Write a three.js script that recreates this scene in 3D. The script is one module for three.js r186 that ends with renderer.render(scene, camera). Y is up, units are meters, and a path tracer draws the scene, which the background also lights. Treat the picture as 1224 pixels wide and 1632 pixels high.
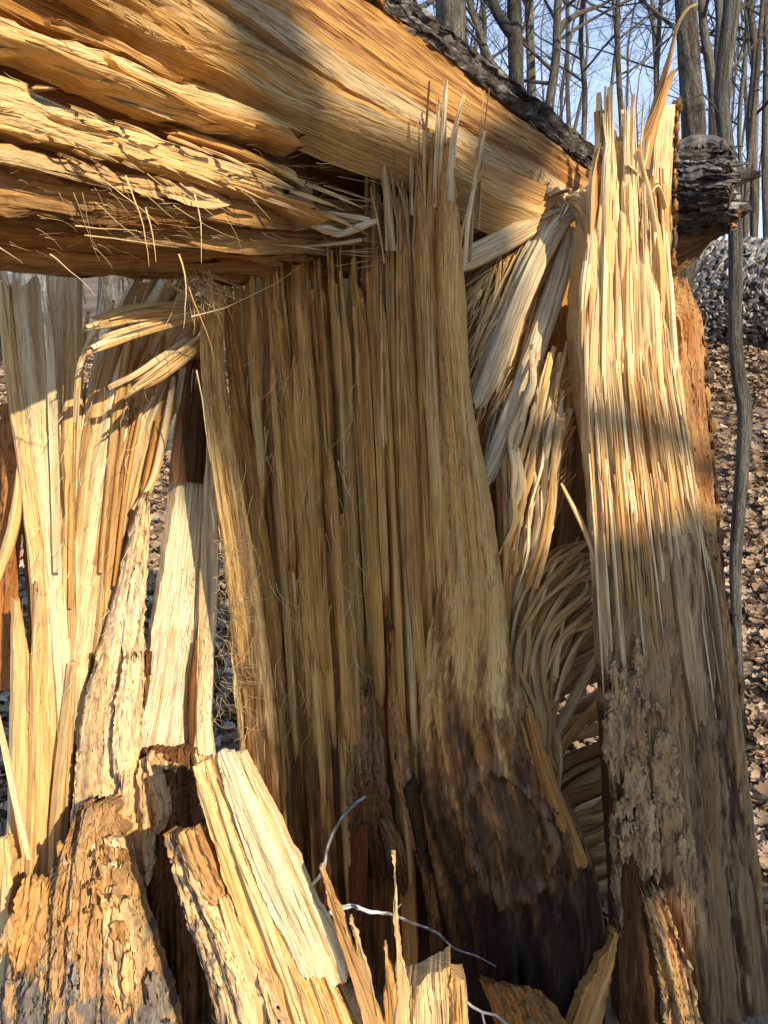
import * as THREE from 'three';
import { mergeGeometries } from 'three/addons/utils/BufferGeometryUtils.js';
import { createNoise2D, createNoise3D } from 'simplex-noise';

// ------------------------------------------------------------------ camera, sky, sun, exposure
const scene = new THREE.Scene();
const CAM = new THREE.Vector3(0, 1.45, 0), PITCH = 16 * Math.PI / 180;
const camera = new THREE.PerspectiveCamera(61.93, 0.75, 0.05, 500);
camera.position.copy(CAM);
camera.lookAt(0, CAM.y - Math.sin(PITCH), -Math.cos(PITCH));
scene.add(camera);

const renderer = new THREE.WebGLRenderer({ antialias: true });
renderer.toneMapping = THREE.LinearToneMapping;
renderer.toneMappingExposure = 1.78;
renderer.shadowMap.enabled = true;

const SUN_AZ = 36 * Math.PI / 180, SUN_EL = 32 * Math.PI / 180;
const SUN = new THREE.Vector3(Math.sin(SUN_AZ) * Math.cos(SUN_EL), Math.sin(SUN_EL), Math.cos(SUN_AZ) * Math.cos(SUN_EL));
const sun = new THREE.DirectionalLight(new THREE.Color().setRGB(1.0, 0.90, 0.73), 3.75);
sun.position.copy(SUN).multiplyScalar(30).add(new THREE.Vector3(0, 1, -1.5));
sun.target.position.set(0, 1, -1.5);
sun.castShadow = true;
sun.shadow.mapSize.set(4096, 4096);
Object.assign(sun.shadow.camera, { left: -14, right: 14, top: 14, bottom: -14, near: 1, far: 80 });
scene.add(sun, sun.target);

{ // clear spring sky: blue above, paler towards the horizon
  const W = 512, H = 256, d = new Float32Array(W * H * 4), nz = createNoise3D(rng(5));
  for (let j = 0; j < H; j++) for (let i = 0; i < W; i++) {
    const el = ((j + 0.5) / H - 0.5) * Math.PI, az = (i / W) * 2 * Math.PI, k = (j * W + i) * 4;
    const up = Math.max(0, Math.sin(el)), h = Math.pow(1 - up, 4);
    const wisp = Math.max(0, nz(Math.cos(az) * 2, Math.sin(az) * 2, up * 9)) * 0.10 * (1 - up);
    const c = [0.24 + 0.27 * h + wisp, 0.385 + 0.22 * h + wisp, 0.70 + 0.10 * h + wisp * 0.6];
    const below = el < 0 ? 0.35 : 1;
    for (let q = 0; q < 3; q++) d[k + q] = c[q] * 0.97 * below;
    d[k + 3] = 1;
  }
  const t = new THREE.DataTexture(d, W, H, THREE.RGBAFormat, THREE.FloatType);
  t.mapping = THREE.EquirectangularReflectionMapping; t.magFilter = t.minFilter = THREE.LinearFilter; t.needsUpdate = true;
  scene.background = t; scene.environment = t;
  scene.backgroundIntensity = 1; scene.environmentIntensity = 1;
}

// ------------------------------------------------------------------ helpers
function rng(seed) { let a = seed >>> 0; return () => { a = (a + 0x6D2B79F5) >>> 0; let t = Math.imul(a ^ (a >>> 15), 1 | a); t = (t + Math.imul(t ^ (t >>> 7), 61 | t)) ^ t; return ((t ^ (t >>> 14)) >>> 0) / 4294967296; }; }
const R = rng(20240), rr = (a, b) => a + (b - a) * R(), pick = a => a[Math.floor(R() * a.length)];
const N2 = createNoise2D(rng(11)), N3 = createNoise3D(rng(12));
const V = (x, y, z) => new THREE.Vector3(x, y, z);
const mix = (a, b, t) => a + (b - a) * t, clamp = (x, a = 0, b = 1) => Math.min(b, Math.max(a, x));
const sst = (a, b, x) => { const t = clamp((x - a) / (b - a)); return t * t * (3 - 2 * t); };
const mixc = (a, b, t) => [mix(a[0], b[0], t), mix(a[1], b[1], t), mix(a[2], b[2], t)];
const CP = Math.cos(PITCH), SP = Math.sin(PITCH);
// a sight line measured on the photograph, followed out to the distance D (metres north of the viewer)
function P(px, py, D) {
  const x = (px - 612) / 1360, y = (816 - py) / 1360, k = D / (CP + y * SP);
  return V(CAM.x + x * k, CAM.y + (y * CP - SP) * k, -D);
}
const px2m = D => D / 1360;
const used = {};
function numbered(n) { const k = used[n] = (used[n] ?? -1) + 1; return k ? `${n}_${String(k).padStart(3, '0')}` : n; }
function thing(name, label, category, base, group) {
  const g = new THREE.Group(); g.name = numbered(name); g.position.copy(base);
  g.userData = { label, category }; if (group) g.userData.group = group;
  scene.add(g); return g;
}
function part(name, geo, mat, parent, kind) {
  const w = V(0, 0, 0); for (let o = parent; o && o !== scene; o = o.parent) w.add(o.position);
  geo.translate(-w.x, -w.y, -w.z);
  const m = new THREE.Mesh(geo, mat); m.name = name; m.castShadow = m.receiveShadow = true;
  if (kind) m.userData.kind = kind;
  parent.add(m); return m;
}
function single(name, geo, mat, label, category, extra = {}) {
  const m = new THREE.Mesh(geo, mat); m.name = numbered(name); m.castShadow = m.receiveShadow = true;
  m.userData = { label, category, ...extra }; scene.add(m); return m;
}

// ------------------------------------------------------------------ textures
function tex(W, H, f, srgb, rx = 1, ry = 1) {
  const d = new Uint8Array(W * H * 4);
  for (let j = 0; j < H; j++) for (let i = 0; i < W; i++) {
    const c = f(i / W, j / H), k = (j * W + i) * 4;
    if (typeof c === 'number') d[k] = d[k + 1] = d[k + 2] = clamp(c) * 255; else for (let q = 0; q < 3; q++) d[k + q] = clamp(c[q]) * 255;
    d[k + 3] = 255;
  }
  const t = new THREE.DataTexture(d, W, H); t.wrapS = t.wrapT = THREE.RepeatWrapping; t.magFilter = THREE.LinearFilter; t.minFilter = THREE.LinearMipmapLinearFilter;
  t.generateMipmaps = true; if (srgb) t.colorSpace = THREE.SRGBColorSpace; t.repeat.set(rx, ry); t.needsUpdate = true; return t;
}
// tiling noise: points on two circles
const N4 = (() => { const a = createNoise3D(rng(77)), b = createNoise3D(rng(78)); return (u, v, fu, fv) => { // periodic by blending
  const wu = u, x = u * fu, y = v * fv;
  const s = (xx, yy, z) => a(xx, yy, z);
  const n00 = s(x, y, 0), n10 = s(x - fu, y, 0), n01 = s(x, y - fv, 0), n11 = s(x - fu, y - fv, 0);
  const eu = sst(0.75, 1, u), ev = sst(0.75, 1, v);
  return mix(mix(n00, n10, eu), mix(n01, n11, eu), ev); }; })();
const grainField = (u, v) => {
  const w = 0.010 * N4(u, v, 3, 2);
  const uu = u + w;
  const a = N4(((uu % 1) + 1) % 1, v, 38, 2.2), b = N4(((uu % 1) + 1) % 1, v, 95, 5), c = N4(((uu % 1) + 1) % 1, v, 210, 14), e = N4(u, v, 60, 30);
  return [a, b, c, e];
};
const TEXW = 0.30, TEXL = 0.9;     // metres covered by one tile of the grain
const G1 = [];
const grainMap = tex(1024, 1024, (u, v) => {
  const [a, b, c, e] = grainField(u, v);
  let s = 0.95 + 0.06 * a + 0.13 * b + 0.15 * c + 0.05 * e;
  const line = Math.max(0, b * 0.6 + c * 0.7 - 0.55) * 1.1; // dark fibre lines
  s -= line; const red = 0.04 * a + line * 0.12;
  return [Math.pow(clamp(s + red), 0.9), Math.pow(clamp(s), 0.98), Math.pow(clamp(s - red * 1.6), 1.12)];
}, true);
const grainBump = tex(1024, 1024, (u, v) => { const [a, b, c, e] = grainField(u, v); return 0.5 + 0.16 * a + 0.18 * b + 0.17 * c + 0.07 * e - Math.max(0, b * 0.6 + c * 0.7 - 0.6) * 0.6; });
const rotField = (u, v) => {
  const a = N4(u, v, 8, 4), b = N4(u, v, 26, 12), c = N4(u, v, 70, 28), e = N4(u, v, 150, 60);
  const pit = Math.max(0, N4(u, v, 40, 40) * 0.7 + c * 0.4 - 0.62);
  const crk = Math.max(0, 0.10 - Math.abs(b * 0.8 + c * 0.3)) * 6 * (N4(u, v, 12, 6) > -0.1 ? 1 : 0);
  return [a, b, c, e, pit, crk];
};
const rotMap = tex(1024, 1024, (u, v) => {
  const [a, b, c, e, pit, crk] = rotField(u, v);
  let s = 0.92 + 0.10 * a + 0.10 * b + 0.10 * c + 0.12 * e - pit * 1.5 - crk * 0.25;
  return [clamp(s + 0.02), clamp(s), clamp(s - 0.04 * a)];
}, true);
const rotBump = tex(1024, 1024, (u, v) => { const [a, b, c, e, pit, crk] = rotField(u, v); return 0.55 + 0.12 * b + 0.14 * c + 0.12 * e - pit * 1.4 - crk * 0.35; });
const barkField = (u, v) => { const a = N4(u, v, 12, 5), b = N4(u, v, 36, 14), c = N4(u, v, 90, 50), e = N4(u, v, 200, 140); const ridge = 1 - Math.abs(a * 0.7 + b * 0.4) * 1.6; return [a, b, c, e, ridge]; };
const barkMap = tex(1024, 1024, (u, v) => { const [a, b, c, e, r] = barkField(u, v); const lich = sst(0.1, 0.5, N4(u, v, 9, 9) + 0.5 * c) * 0.25; const s = 0.84 + 0.14 * c + 0.16 * e - 0.22 * sst(0.55, 0.95, r) + lich * 0.5; return [clamp(s), clamp(s + 0.005), clamp(s - 0.01)]; }, true);
const barkBump = tex(1024, 1024, (u, v) => { const [a, b, c, e, r] = barkField(u, v); return 0.7 - 0.45 * sst(0.4, 0.95, r) + 0.12 * c + 0.1 * e; });
const std = o => new THREE.MeshPhysicalMaterial({ vertexColors: true, roughness: 0.8, metalness: 0, specularIntensity: 0.35, ...o });
const M = {
  wood: std({ map: grainMap, bumpMap: grainBump, bumpScale: 0.0042, roughness: 0.62 }),
  rough: std({ map: grainMap, bumpMap: rotBump, bumpScale: 0.003, roughness: 0.8 }),
  rot: std({ map: rotMap, bumpMap: rotBump, bumpScale: 0.004, roughness: 0.9 }),
  bark: std({ map: barkMap, bumpMap: barkBump, bumpScale: 0.006, roughness: 0.92 }),
  plain: std({ roughness: 0.7 }),
  leaf: new THREE.MeshPhysicalMaterial({ roughness: 0.8, side: THREE.DoubleSide, specularIntensity: 0.4 }),
};
// real-world colours (linear)
const C = {
  pale: [0.78, 0.53, 0.235], cream: [0.87, 0.69, 0.39], gold: [0.67, 0.375, 0.115], orange: [0.48, 0.205, 0.042], tan: [0.50, 0.275, 0.095], ash: [0.66, 0.47, 0.24],
  brown: [0.25, 0.108, 0.032], umber: [0.13, 0.056, 0.018], dark: [0.045, 0.025, 0.012], soot: [0.026, 0.0145, 0.007], grey: [0.27, 0.195, 0.115], silver: [0.40, 0.34, 0.25],
  rust: [0.38, 0.15, 0.038], bark: [0.16, 0.13, 0.10], lichen: [0.50, 0.48, 0.41], barkd: [0.08, 0.062, 0.047],
};

// ------------------------------------------------------------------ ribbons of wood: two edge lines, fibres running from one end to the other
const STY = {
  split: { fine: 0.0010, med: 0.004, ledge: 0.007, crack: 0.006, rough: 0.0006, holes: 0 },
  smooth: { fine: 0.0007, med: 0.0018, ledge: 0.002, crack: 0.002, rough: 0.0004, holes: 0 },
  sliver: { fine: 0.0009, med: 0.0012, ledge: 0.0016, crack: 0.0012, rough: 0.0002, holes: 0 },
  rot: { fine: 0.0015, med: 0.006, ledge: 0.011, crack: 0.010, rough: 0.004, holes: 0.006 },
  crust: { fine: 0.0018, med: 0.0016, ledge: 0.0065, crack: 0.008, rough: 0.0022, holes: 0.0045 },
};
function height(x, y, s, S) {
  const o = s * 17.3;
  let h = S.fine * N2(x * 260 + o, y * 3.5 + o) + S.med * (1 - 2 * Math.abs(N2(x * 62 + o, y * 1.0 - o)));
  if (S.ledge) { const n = N2(x * 24 - o, y * 0.75 + o) * 1.9 + N2(x * 75 + o, y * 1.8) * 0.5, f = n - Math.floor(n); h += S.ledge * (Math.floor(n) + sst(0.82, 1, f)); }
  if (S.crack) { const n = Math.abs(N2(x * 20 + o * 2, y * 0.45 - o)); h -= S.crack * (1 - sst(0.0, 0.06, n)); }
  if (S.rough) h += S.rough * (N2(x * 105 + o, y * 34) + 0.7 * (1 - 2 * Math.abs(N2(x * 230, y * 70 + o))));
  if (S.holes) { const n = N2(x * 95 - o, y * 24 + o) + 0.35 * N2(x * 250, y * 90); h -= S.holes * sst(0.62, 0.72, n) * 1.8; }
  return h;
}
function curve(pts) { return pts.length > 2 ? new THREE.CatmullRomCurve3(pts, false, 'centripetal') : { getPoint: t => pts[0].clone().lerp(pts[1], t) }; }
let pieceNo = 0;
function ribbon(o) {
  const seed = o.seed ?? (++pieceNo * 0.731);
  let a = o.a, b = o.b;
  if (o.c) { // centre line: [x, y, D, width]; the width is taken across the run of the line
    a = []; b = []; const n = o.c.length, tilt = o.tilt ?? 0;
    o.c.forEach((q, i) => {
      const p0 = o.c[Math.max(0, i - 1)], p1 = o.c[Math.min(n - 1, i + 1)];
      let dx = p1[0] - p0[0], dy = p1[1] - p0[1]; const l = Math.hypot(dx, dy) || 1; dx /= l; dy /= l;
      const w = q[3] / 2, td = tilt * w * 2 * px2m(q[2]);
      a.push([q[0] - dy * w, q[1] + dx * w, q[2] + td]); b.push([q[0] + dy * w, q[1] - dx * w, q[2] - td]);
    });
  }
  const ca = curve(a.map(q => P(...q))), cb = curve(b.map(q => P(...q)));
  // size
  const L = 0.5 * (len(ca) + len(cb)); const W = (ca.getPoint(0.5).distanceTo(cb.getPoint(0.5)) + ca.getPoint(0.15).distanceTo(cb.getPoint(0.15)) + ca.getPoint(0.85).distanceTo(cb.getPoint(0.85))) / 3;
  const nt = o.nt ?? Math.max(4, Math.min(110, Math.round(W / (o.dx ?? 0.0035)))), nu = o.nu ?? Math.max(8, Math.min(150, Math.round(L / (o.dy ?? 0.016))));
  const S = typeof o.style === 'object' ? o.style : STY[o.style ?? 'split'], amp = o.amp ?? 1;
  const th = o.th ?? Math.min(0.02, W * 0.4), bulge = o.bulge ?? 0;
  const j0 = o.j0 ?? 0, j1 = o.j1 ?? 0, ej = o.ej ?? 0.002;
  const tone = o.tone ?? [C.gold, C.pale], so = seed * 3.7;
  const pos = [], uv = [], col = [], idx = [], back = [];
  const tooth = (t, k) => { // uneven splintered end
    const x = t * W, n = Math.abs(N2(x * 110 + k * 31 + so, so)) * 0.5 + Math.abs(N2(x * 330 + k * 11, so)) * 0.22 + (0.5 + 0.5 * N2(x * 22 - k * 7, so)) * 0.6;
    return n;
  };
  const ts = [], te = [];
  for (let j = 0; j <= nt; j++) { const t = j / nt; ts.push(j0 ? Math.min(0.8, tooth(t, 1) * j0 / L) : 0); te.push(j1 ? Math.min(0.8, tooth(t, 2) * j1 / L) : 0); }
  const rows = []; for (let i = 0; i <= 2 * nu; i++) { const u = i / (2 * nu); rows.push([ca.getPoint(u), cb.getPoint(u)]); }
  const at = (arr, u) => { const f = clamp(u) * 2 * nu, i = Math.min(2 * nu - 1, Math.floor(f)); return [rows[i][0].clone().lerp(rows[i + 1][0], f - i), rows[i][1].clone().lerp(rows[i + 1][1], f - i)]; };
  const Nn = [];
  for (let i = 0; i <= nu; i++) {
    for (let j = 0; j <= nt; j++) {
      const t = j / nt, u = ts[j] + (1 - ts[j] - te[j]) * (i / nu);
      const [pa, pb] = at(0, u), [qa, qb] = at(0, Math.min(1, u + 0.01)), [ra, rb] = at(0, Math.max(0, u - 0.01));
      const p = pa.clone().lerp(pb, t), T = qa.lerp(qb, t).sub(ra.lerp(rb, t)), A = pb.clone().sub(pa), w = A.length();
      const n = T.cross(A).normalize(); if (n.dot(CAM.clone().sub(p)) < 0) n.negate(); if (o.flip) n.negate();
      const x = (t - 0.5) * w, y = u * L;
      const edge = Math.min(t, 1 - t);
      if (ej && (j === 0 || j === nt)) p.addScaledVector(A.normalize(), (j ? -1 : 1) * ej * (0.6 + N2(y * 14 + so, j) + 0.6 * N2(y * 60 + so, j + 3)));
      const bl = bulge * (1 - Math.pow(2 * t - 1, 2));
      let h = height(x, y, seed, S) * amp;
      if (o.shape) h += o.shape(u, t, x, y);
      const pr = p.clone().addScaledVector(n, bl + h);
      pos.push(pr.x, pr.y, pr.z);
      const tk = th * (o.taper ? 1 - o.taper * u : 1);
      const q = p.clone().addScaledVector(n, bl * 0.7 - Math.max(tk, tk - h * 0.0));
      back.push(q.x, q.y, q.z);
      uv.push((x + so) / TEXW, (y + so * 1.7) / TEXL);
      let c = mixc(tone[0], tone[1], clamp(0.5 + 0.42 * N2(x * 34 + so, y * 0.9) + 0.34 * N2(x * 120 - so, y * 2.2) + 0.15 * N2(x * 9, y * 3 + so)));
      if (o.paint) c = o.paint(c, u, t, x, y);
      col.push(c[0], c[1], c[2]);
    }
  }
  const w1 = nt + 1, n0 = pos.length / 3;
  // which way round the front face runs
  const A0 = V(pos[0], pos[1], pos[2]), mid = Math.floor(nu / 2), vtx = (i, j) => { const k = (i * w1 + j) * 3; return V(pos[k], pos[k + 1], pos[k + 2]); };
  const e1 = vtx(mid + 1, 0).sub(vtx(mid, 0)), e2 = vtx(mid, nt).sub(vtx(mid, 0)), cen = vtx(mid, Math.floor(nt / 2)), bk = V(back[(mid * w1) * 3], back[(mid * w1) * 3 + 1], back[(mid * w1) * 3 + 2]);
  const out = cen.clone().sub(V(back[(mid * w1 + (nt >> 1)) * 3], back[(mid * w1 + (nt >> 1)) * 3 + 1], back[(mid * w1 + (nt >> 1)) * 3 + 2]));
  const cw = e1.cross(e2).dot(out) > 0;
  const quad = (A, B, Cc, Dd) => cw ? idx.push(A, B, Cc, B, Dd, Cc) : idx.push(A, Cc, B, B, Cc, Dd);
  for (let i = 0; i < nu; i++) for (let j = 0; j < nt; j++) quad(i * w1 + j, (i + 1) * w1 + j, i * w1 + j + 1, (i + 1) * w1 + j + 1);
  // back
  const dup = k => { pos.push(back[k * 3], back[k * 3 + 1], back[k * 3 + 2]); uv.push(uv[k * 2], uv[k * 2 + 1]); col.push(col[k * 3], col[k * 3 + 1], col[k * 3 + 2]); };
  for (let k = 0; k < n0; k++) dup(k);
  for (let i = 0; i < nu; i++) for (let j = 0; j < nt; j++) { const z = n0; quad(z + i * w1 + j, z + i * w1 + j + 1, z + (i + 1) * w1 + j, z + (i + 1) * w1 + j + 1); }
  // rim
  const rim = []; for (let i = 0; i < nu; i++) rim.push(i * w1); for (let j = 0; j < nt; j++) rim.push(nu * w1 + j); for (let i = nu; i > 0; i--) rim.push(i * w1 + nt); for (let j = nt; j > 0; j--) rim.push(j);
  const r0 = pos.length / 3;
  rim.forEach(k => { pos.push(pos[k * 3], pos[k * 3 + 1], pos[k * 3 + 2]); uv.push(uv[k * 2], uv[k * 2 + 1]); col.push(col[k * 3], col[k * 3 + 1], col[k * 3 + 2]);
    pos.push(back[k * 3], back[k * 3 + 1], back[k * 3 + 2]); uv.push(uv[k * 2] + th / TEXW, uv[k * 2 + 1]); col.push(col[k * 3], col[k * 3 + 1], col[k * 3 + 2]); });
  for (let q = 0; q < rim.length; q++) { const s = r0 + q * 2, e = r0 + ((q + 1) % rim.length) * 2; quad(s, s + 1, e, e + 1); }
  const g = new THREE.BufferGeometry();
  g.setAttribute('position', new THREE.Float32BufferAttribute(pos, 3)); g.setAttribute('uv', new THREE.Float32BufferAttribute(uv, 2)); g.setAttribute('color', new THREE.Float32BufferAttribute(col, 3));
  g.setIndex(idx); g.computeVertexNormals(); SURF.set(g, { pos, col, nor: g.attributes.normal.array.slice(0, n0 * 3), nu, nt, L, W }); return g;
}
const SURF = new Map();
function len(c) { let l = 0, p = c.getPoint(0); for (let i = 1; i <= 12; i++) { const q = c.getPoint(i / 12); l += q.distanceTo(p); p = q; } return l; }

// slivers half torn from a surface: each follows the fibres of the piece it grows out of and lifts at one end
function fray(g, per, o = {}) {
  const S = SURF.get(g), out = []; if (!S) return out;
  const { pos, col, nor, nu, nt, L, W } = S, w1 = nt + 1, area = L * W, n = Math.round(area * per + R() * 0.8);
  for (let k = 0; k < n; k++) {
    const lenM = Math.min(L * 0.6, (o.l0 ?? 0.03) + (o.l1 ?? 0.22) * R() * R()), di = Math.max(2, Math.round(lenM / L * nu)), i0 = Math.floor(R() * Math.max(1, nu - di)), j = Math.floor(R() * (nt + 1)), w = (o.w0 ?? 0.0008) + (o.w1 ?? 0.0026) * R() * R(), lift = (o.lift ?? 0.010) * R() * R(), rev = R() < 0.5, side0 = (R() - 0.5) * 0.008, f = 0.72 + 0.55 * R(), q = Math.min(8, di), P3 = [], cc = [], uu = [], ix = [];
    for (let i = 0; i <= q; i++) {
      const t = i / q, ii = Math.min(nu, i0 + Math.round(t * di)), v = (ii * w1 + j) * 3, vb = (ii * w1 + Math.min(nt, j + 1)) * 3, va = (ii * w1 + Math.max(0, j - 1)) * 3;
      const nn = V(nor[v], nor[v + 1], nor[v + 2]), A = V(pos[vb] - pos[va], pos[vb + 1] - pos[va + 1], pos[vb + 2] - pos[va + 2]).normalize(), z = rev ? 1 - t : t;
      const p = V(pos[v], pos[v + 1], pos[v + 2]).addScaledVector(nn, 0.0006 + lift * z * z).addScaledVector(A, side0 * z * z), wd = w * (z > 0.6 ? Math.max(0.12, (1 - z) / 0.4) : 0.7 + 0.5 * z);
      for (const [a, b] of [[-0.5, -0.2], [0, 0.45], [0.5, -0.2]]) { const r = p.clone().addScaledVector(A, a * wd).addScaledVector(nn, b * wd); P3.push(r.x, r.y, r.z); cc.push(Math.min(0.9, col[v] * f), Math.min(0.85, col[v + 1] * f), Math.min(0.8, col[v + 2] * f)); uu.push(a * wd / TEXW + k * 0.37, t * lenM / TEXL + k * 0.61); }
    }
    for (let i = 0; i < q; i++) for (let e = 0; e < 3; e++) { const a = i * 3 + e, b = i * 3 + (e + 1) % 3; ix.push(a, b, a + 3, b, b + 3, a + 3); }
    const h = new THREE.BufferGeometry(); h.setAttribute('position', new THREE.Float32BufferAttribute(P3, 3)); h.setAttribute('uv', new THREE.Float32BufferAttribute(uu, 2)); h.setAttribute('color', new THREE.Float32BufferAttribute(cc, 3)); h.setIndex(ix); h.computeVertexNormals(); out.push(h);
  }
  return out;
}
const ROTTEN = /rotten|crust|crumbling|worm|core|inner_bark/, NOFRAY = /bark_plate|^bark|fibres|fine|broken_edge|torn/;
function frayAll(t, per) { const all = []; for (const m of t.children) { if (NOFRAY.test(m.name)) continue; all.push(...fray(m.geometry, ROTTEN.test(m.name) ? per * 0.8 : per, ROTTEN.test(m.name) ? { l0: 0.008, l1: 0.04, lift: 0.006, w1: 0.003 } : m.name === 'pale_column' ? { l0: 0.012, l1: 0.05, lift: 0.006, w0: 0.0006, w1: 0.0012 } : {})); } if (all.length) part('fine_splinters', mergeGeometries(all), M.wood, t, 'stuff'); }

// ------------------------------------------------------------------ tubes: hairs, twigs, trunks
function tube(pts, rad, sides, col, o = {}) {
  const n = pts.length, pos = [], uv = [], cl = [], idx = [];
  let nrm = null, along = 0; const so = (o.seed ?? ++pieceNo) * 1.37;
  for (let i = 0; i < n; i++) {
    const T = pts[Math.min(n - 1, i + 1)].clone().sub(pts[Math.max(0, i - 1)]).normalize();
    if (!nrm) { nrm = Math.abs(T.y) < 0.9 ? V(0, 1, 0) : V(1, 0, 0); }
    nrm = nrm.clone().addScaledVector(T, -nrm.dot(T)).normalize();
    const B = T.clone().cross(nrm);
    if (i) along += pts[i].distanceTo(pts[i - 1]);
    const r = typeof rad === 'function' ? rad(i / (n - 1)) : rad[i];
    for (let j = 0; j <= sides; j++) {
      const a = (j % sides) / sides * Math.PI * 2;
      let q = r; if (o.bump) q *= 1 + o.bump(a, along, i / (n - 1));
      const d = nrm.clone().multiplyScalar(Math.cos(a)).addScaledVector(B, Math.sin(a));
      const p = pts[i].clone().addScaledVector(d, q);
      pos.push(p.x, p.y, p.z); uv.push(j / sides * Math.max(1, Math.round(r * 6.283 / TEXW * 1.0)) + so, along / TEXL + so);
      const c = typeof col === 'function' ? col(a, along, i / (n - 1)) : col; cl.push(c[0], c[1], c[2]);
    }
  }
  const w = sides + 1;
  for (let i = 0; i < n - 1; i++) for (let j = 0; j < sides; j++) { const k = i * w + j; idx.push(k, k + 1, k + w, k + 1, k + w + 1, k + w); }
  if (o.caps) for (const [i, f] of [[0, 1], [n - 1, 0]]) { const c = pos.length / 3; pos.push(pts[i].x, pts[i].y, pts[i].z); uv.push(0, 0); const cc = typeof col === 'function' ? col(0, 0, i ? 1 : 0) : col; cl.push(...(o.capCol ?? cc)); for (let j = 0; j < sides; j++) { const k = i * w + j; f ? idx.push(c, k + 1, k) : idx.push(c, k, k + 1); } }
  const g = new THREE.BufferGeometry();
  g.setAttribute('position', new THREE.Float32BufferAttribute(pos, 3)); g.setAttribute('uv', new THREE.Float32BufferAttribute(uv, 2)); g.setAttribute('color', new THREE.Float32BufferAttribute(cl, 3));
  g.setIndex(idx); g.computeVertexNormals(); return g;
}
// a bunch of hair-thin fibres; each is a run of sight points
function hairs(list) { return mergeGeometries(list); }
function hair(x, y, D, ang, lenPx, curl, wPx, c, dD = 0) {
  const n = 7, pts = []; let px = x, py = y, a = ang, k = curl * rr(0.4, 1.4);
  for (let i = 0; i <= n; i++) { pts.push(P(px, py, D + dD * (i / n))); px += Math.cos(a) * lenPx / n; py += Math.sin(a) * lenPx / n; a += k / n + rr(-0.12, 0.12); }
  const r = wPx * 0.5 * px2m(D);
  return tube(pts, t => r * (1 - 0.75 * t), 3, c);
}

// ------------------------------------------------------------------ the ground and its leaves
function groundY(x, z) {
  const D = -z, rise = 0.19 * Math.max(0, Math.min(D, 9) - 2.6) + 0.03 * Math.max(0, D - 9);
  return rise * sst(-1.2, 2.4, x) + 0.05 * N2(x * 0.5, z * 0.5) * sst(1.5, 4, D) + 0.018 * N2(x * 2.1, z * 2.1);
}
{
  const xs = [], zs = []; for (let i = -60; i <= 60; i++) { const s = Math.sign(i), q = Math.abs(i) / 60; xs.push(s * (q * 9 + 190 * q ** 5)); }
  for (let i = 0; i <= 150; i++) { const q = i / 150; zs.push(30 - 42 * Math.min(1, q * 1.25) - 0 - (q > 0.8 ? 190 * ((q - 0.8) / 0.2) ** 3 : 0)); }
  const pos = [], uv = [], col = [], idx = [];
  zs.forEach(z => xs.forEach(x => { pos.push(x, groundY(x, z), z); uv.push(x / 0.6, z / 0.6); const k = 0.5 + 0.5 * N2(x * 3, z * 3); const c = mixc([0.15, 0.095, 0.052], [0.30, 0.205, 0.12], k); col.push(...c); }));
  const w = xs.length; for (let i = 0; i < zs.length - 1; i++) for (let j = 0; j < w - 1; j++) { const k = i * w + j; idx.push(k, k + 1, k + w, k + 1, k + w + 1, k + w); }
  const g = new THREE.BufferGeometry(); g.setAttribute('position', new THREE.Float32BufferAttribute(pos, 3)); g.setAttribute('uv', new THREE.Float32BufferAttribute(uv, 2)); g.setAttribute('color', new THREE.Float32BufferAttribute(col, 3)); g.setIndex(idx); g.computeVertexNormals();
  const m = single('ground', g, M.rot, 'brown woodland floor rising gently to the right', 'ground', { kind: 'structure' }); delete m.userData.category;
}
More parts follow.
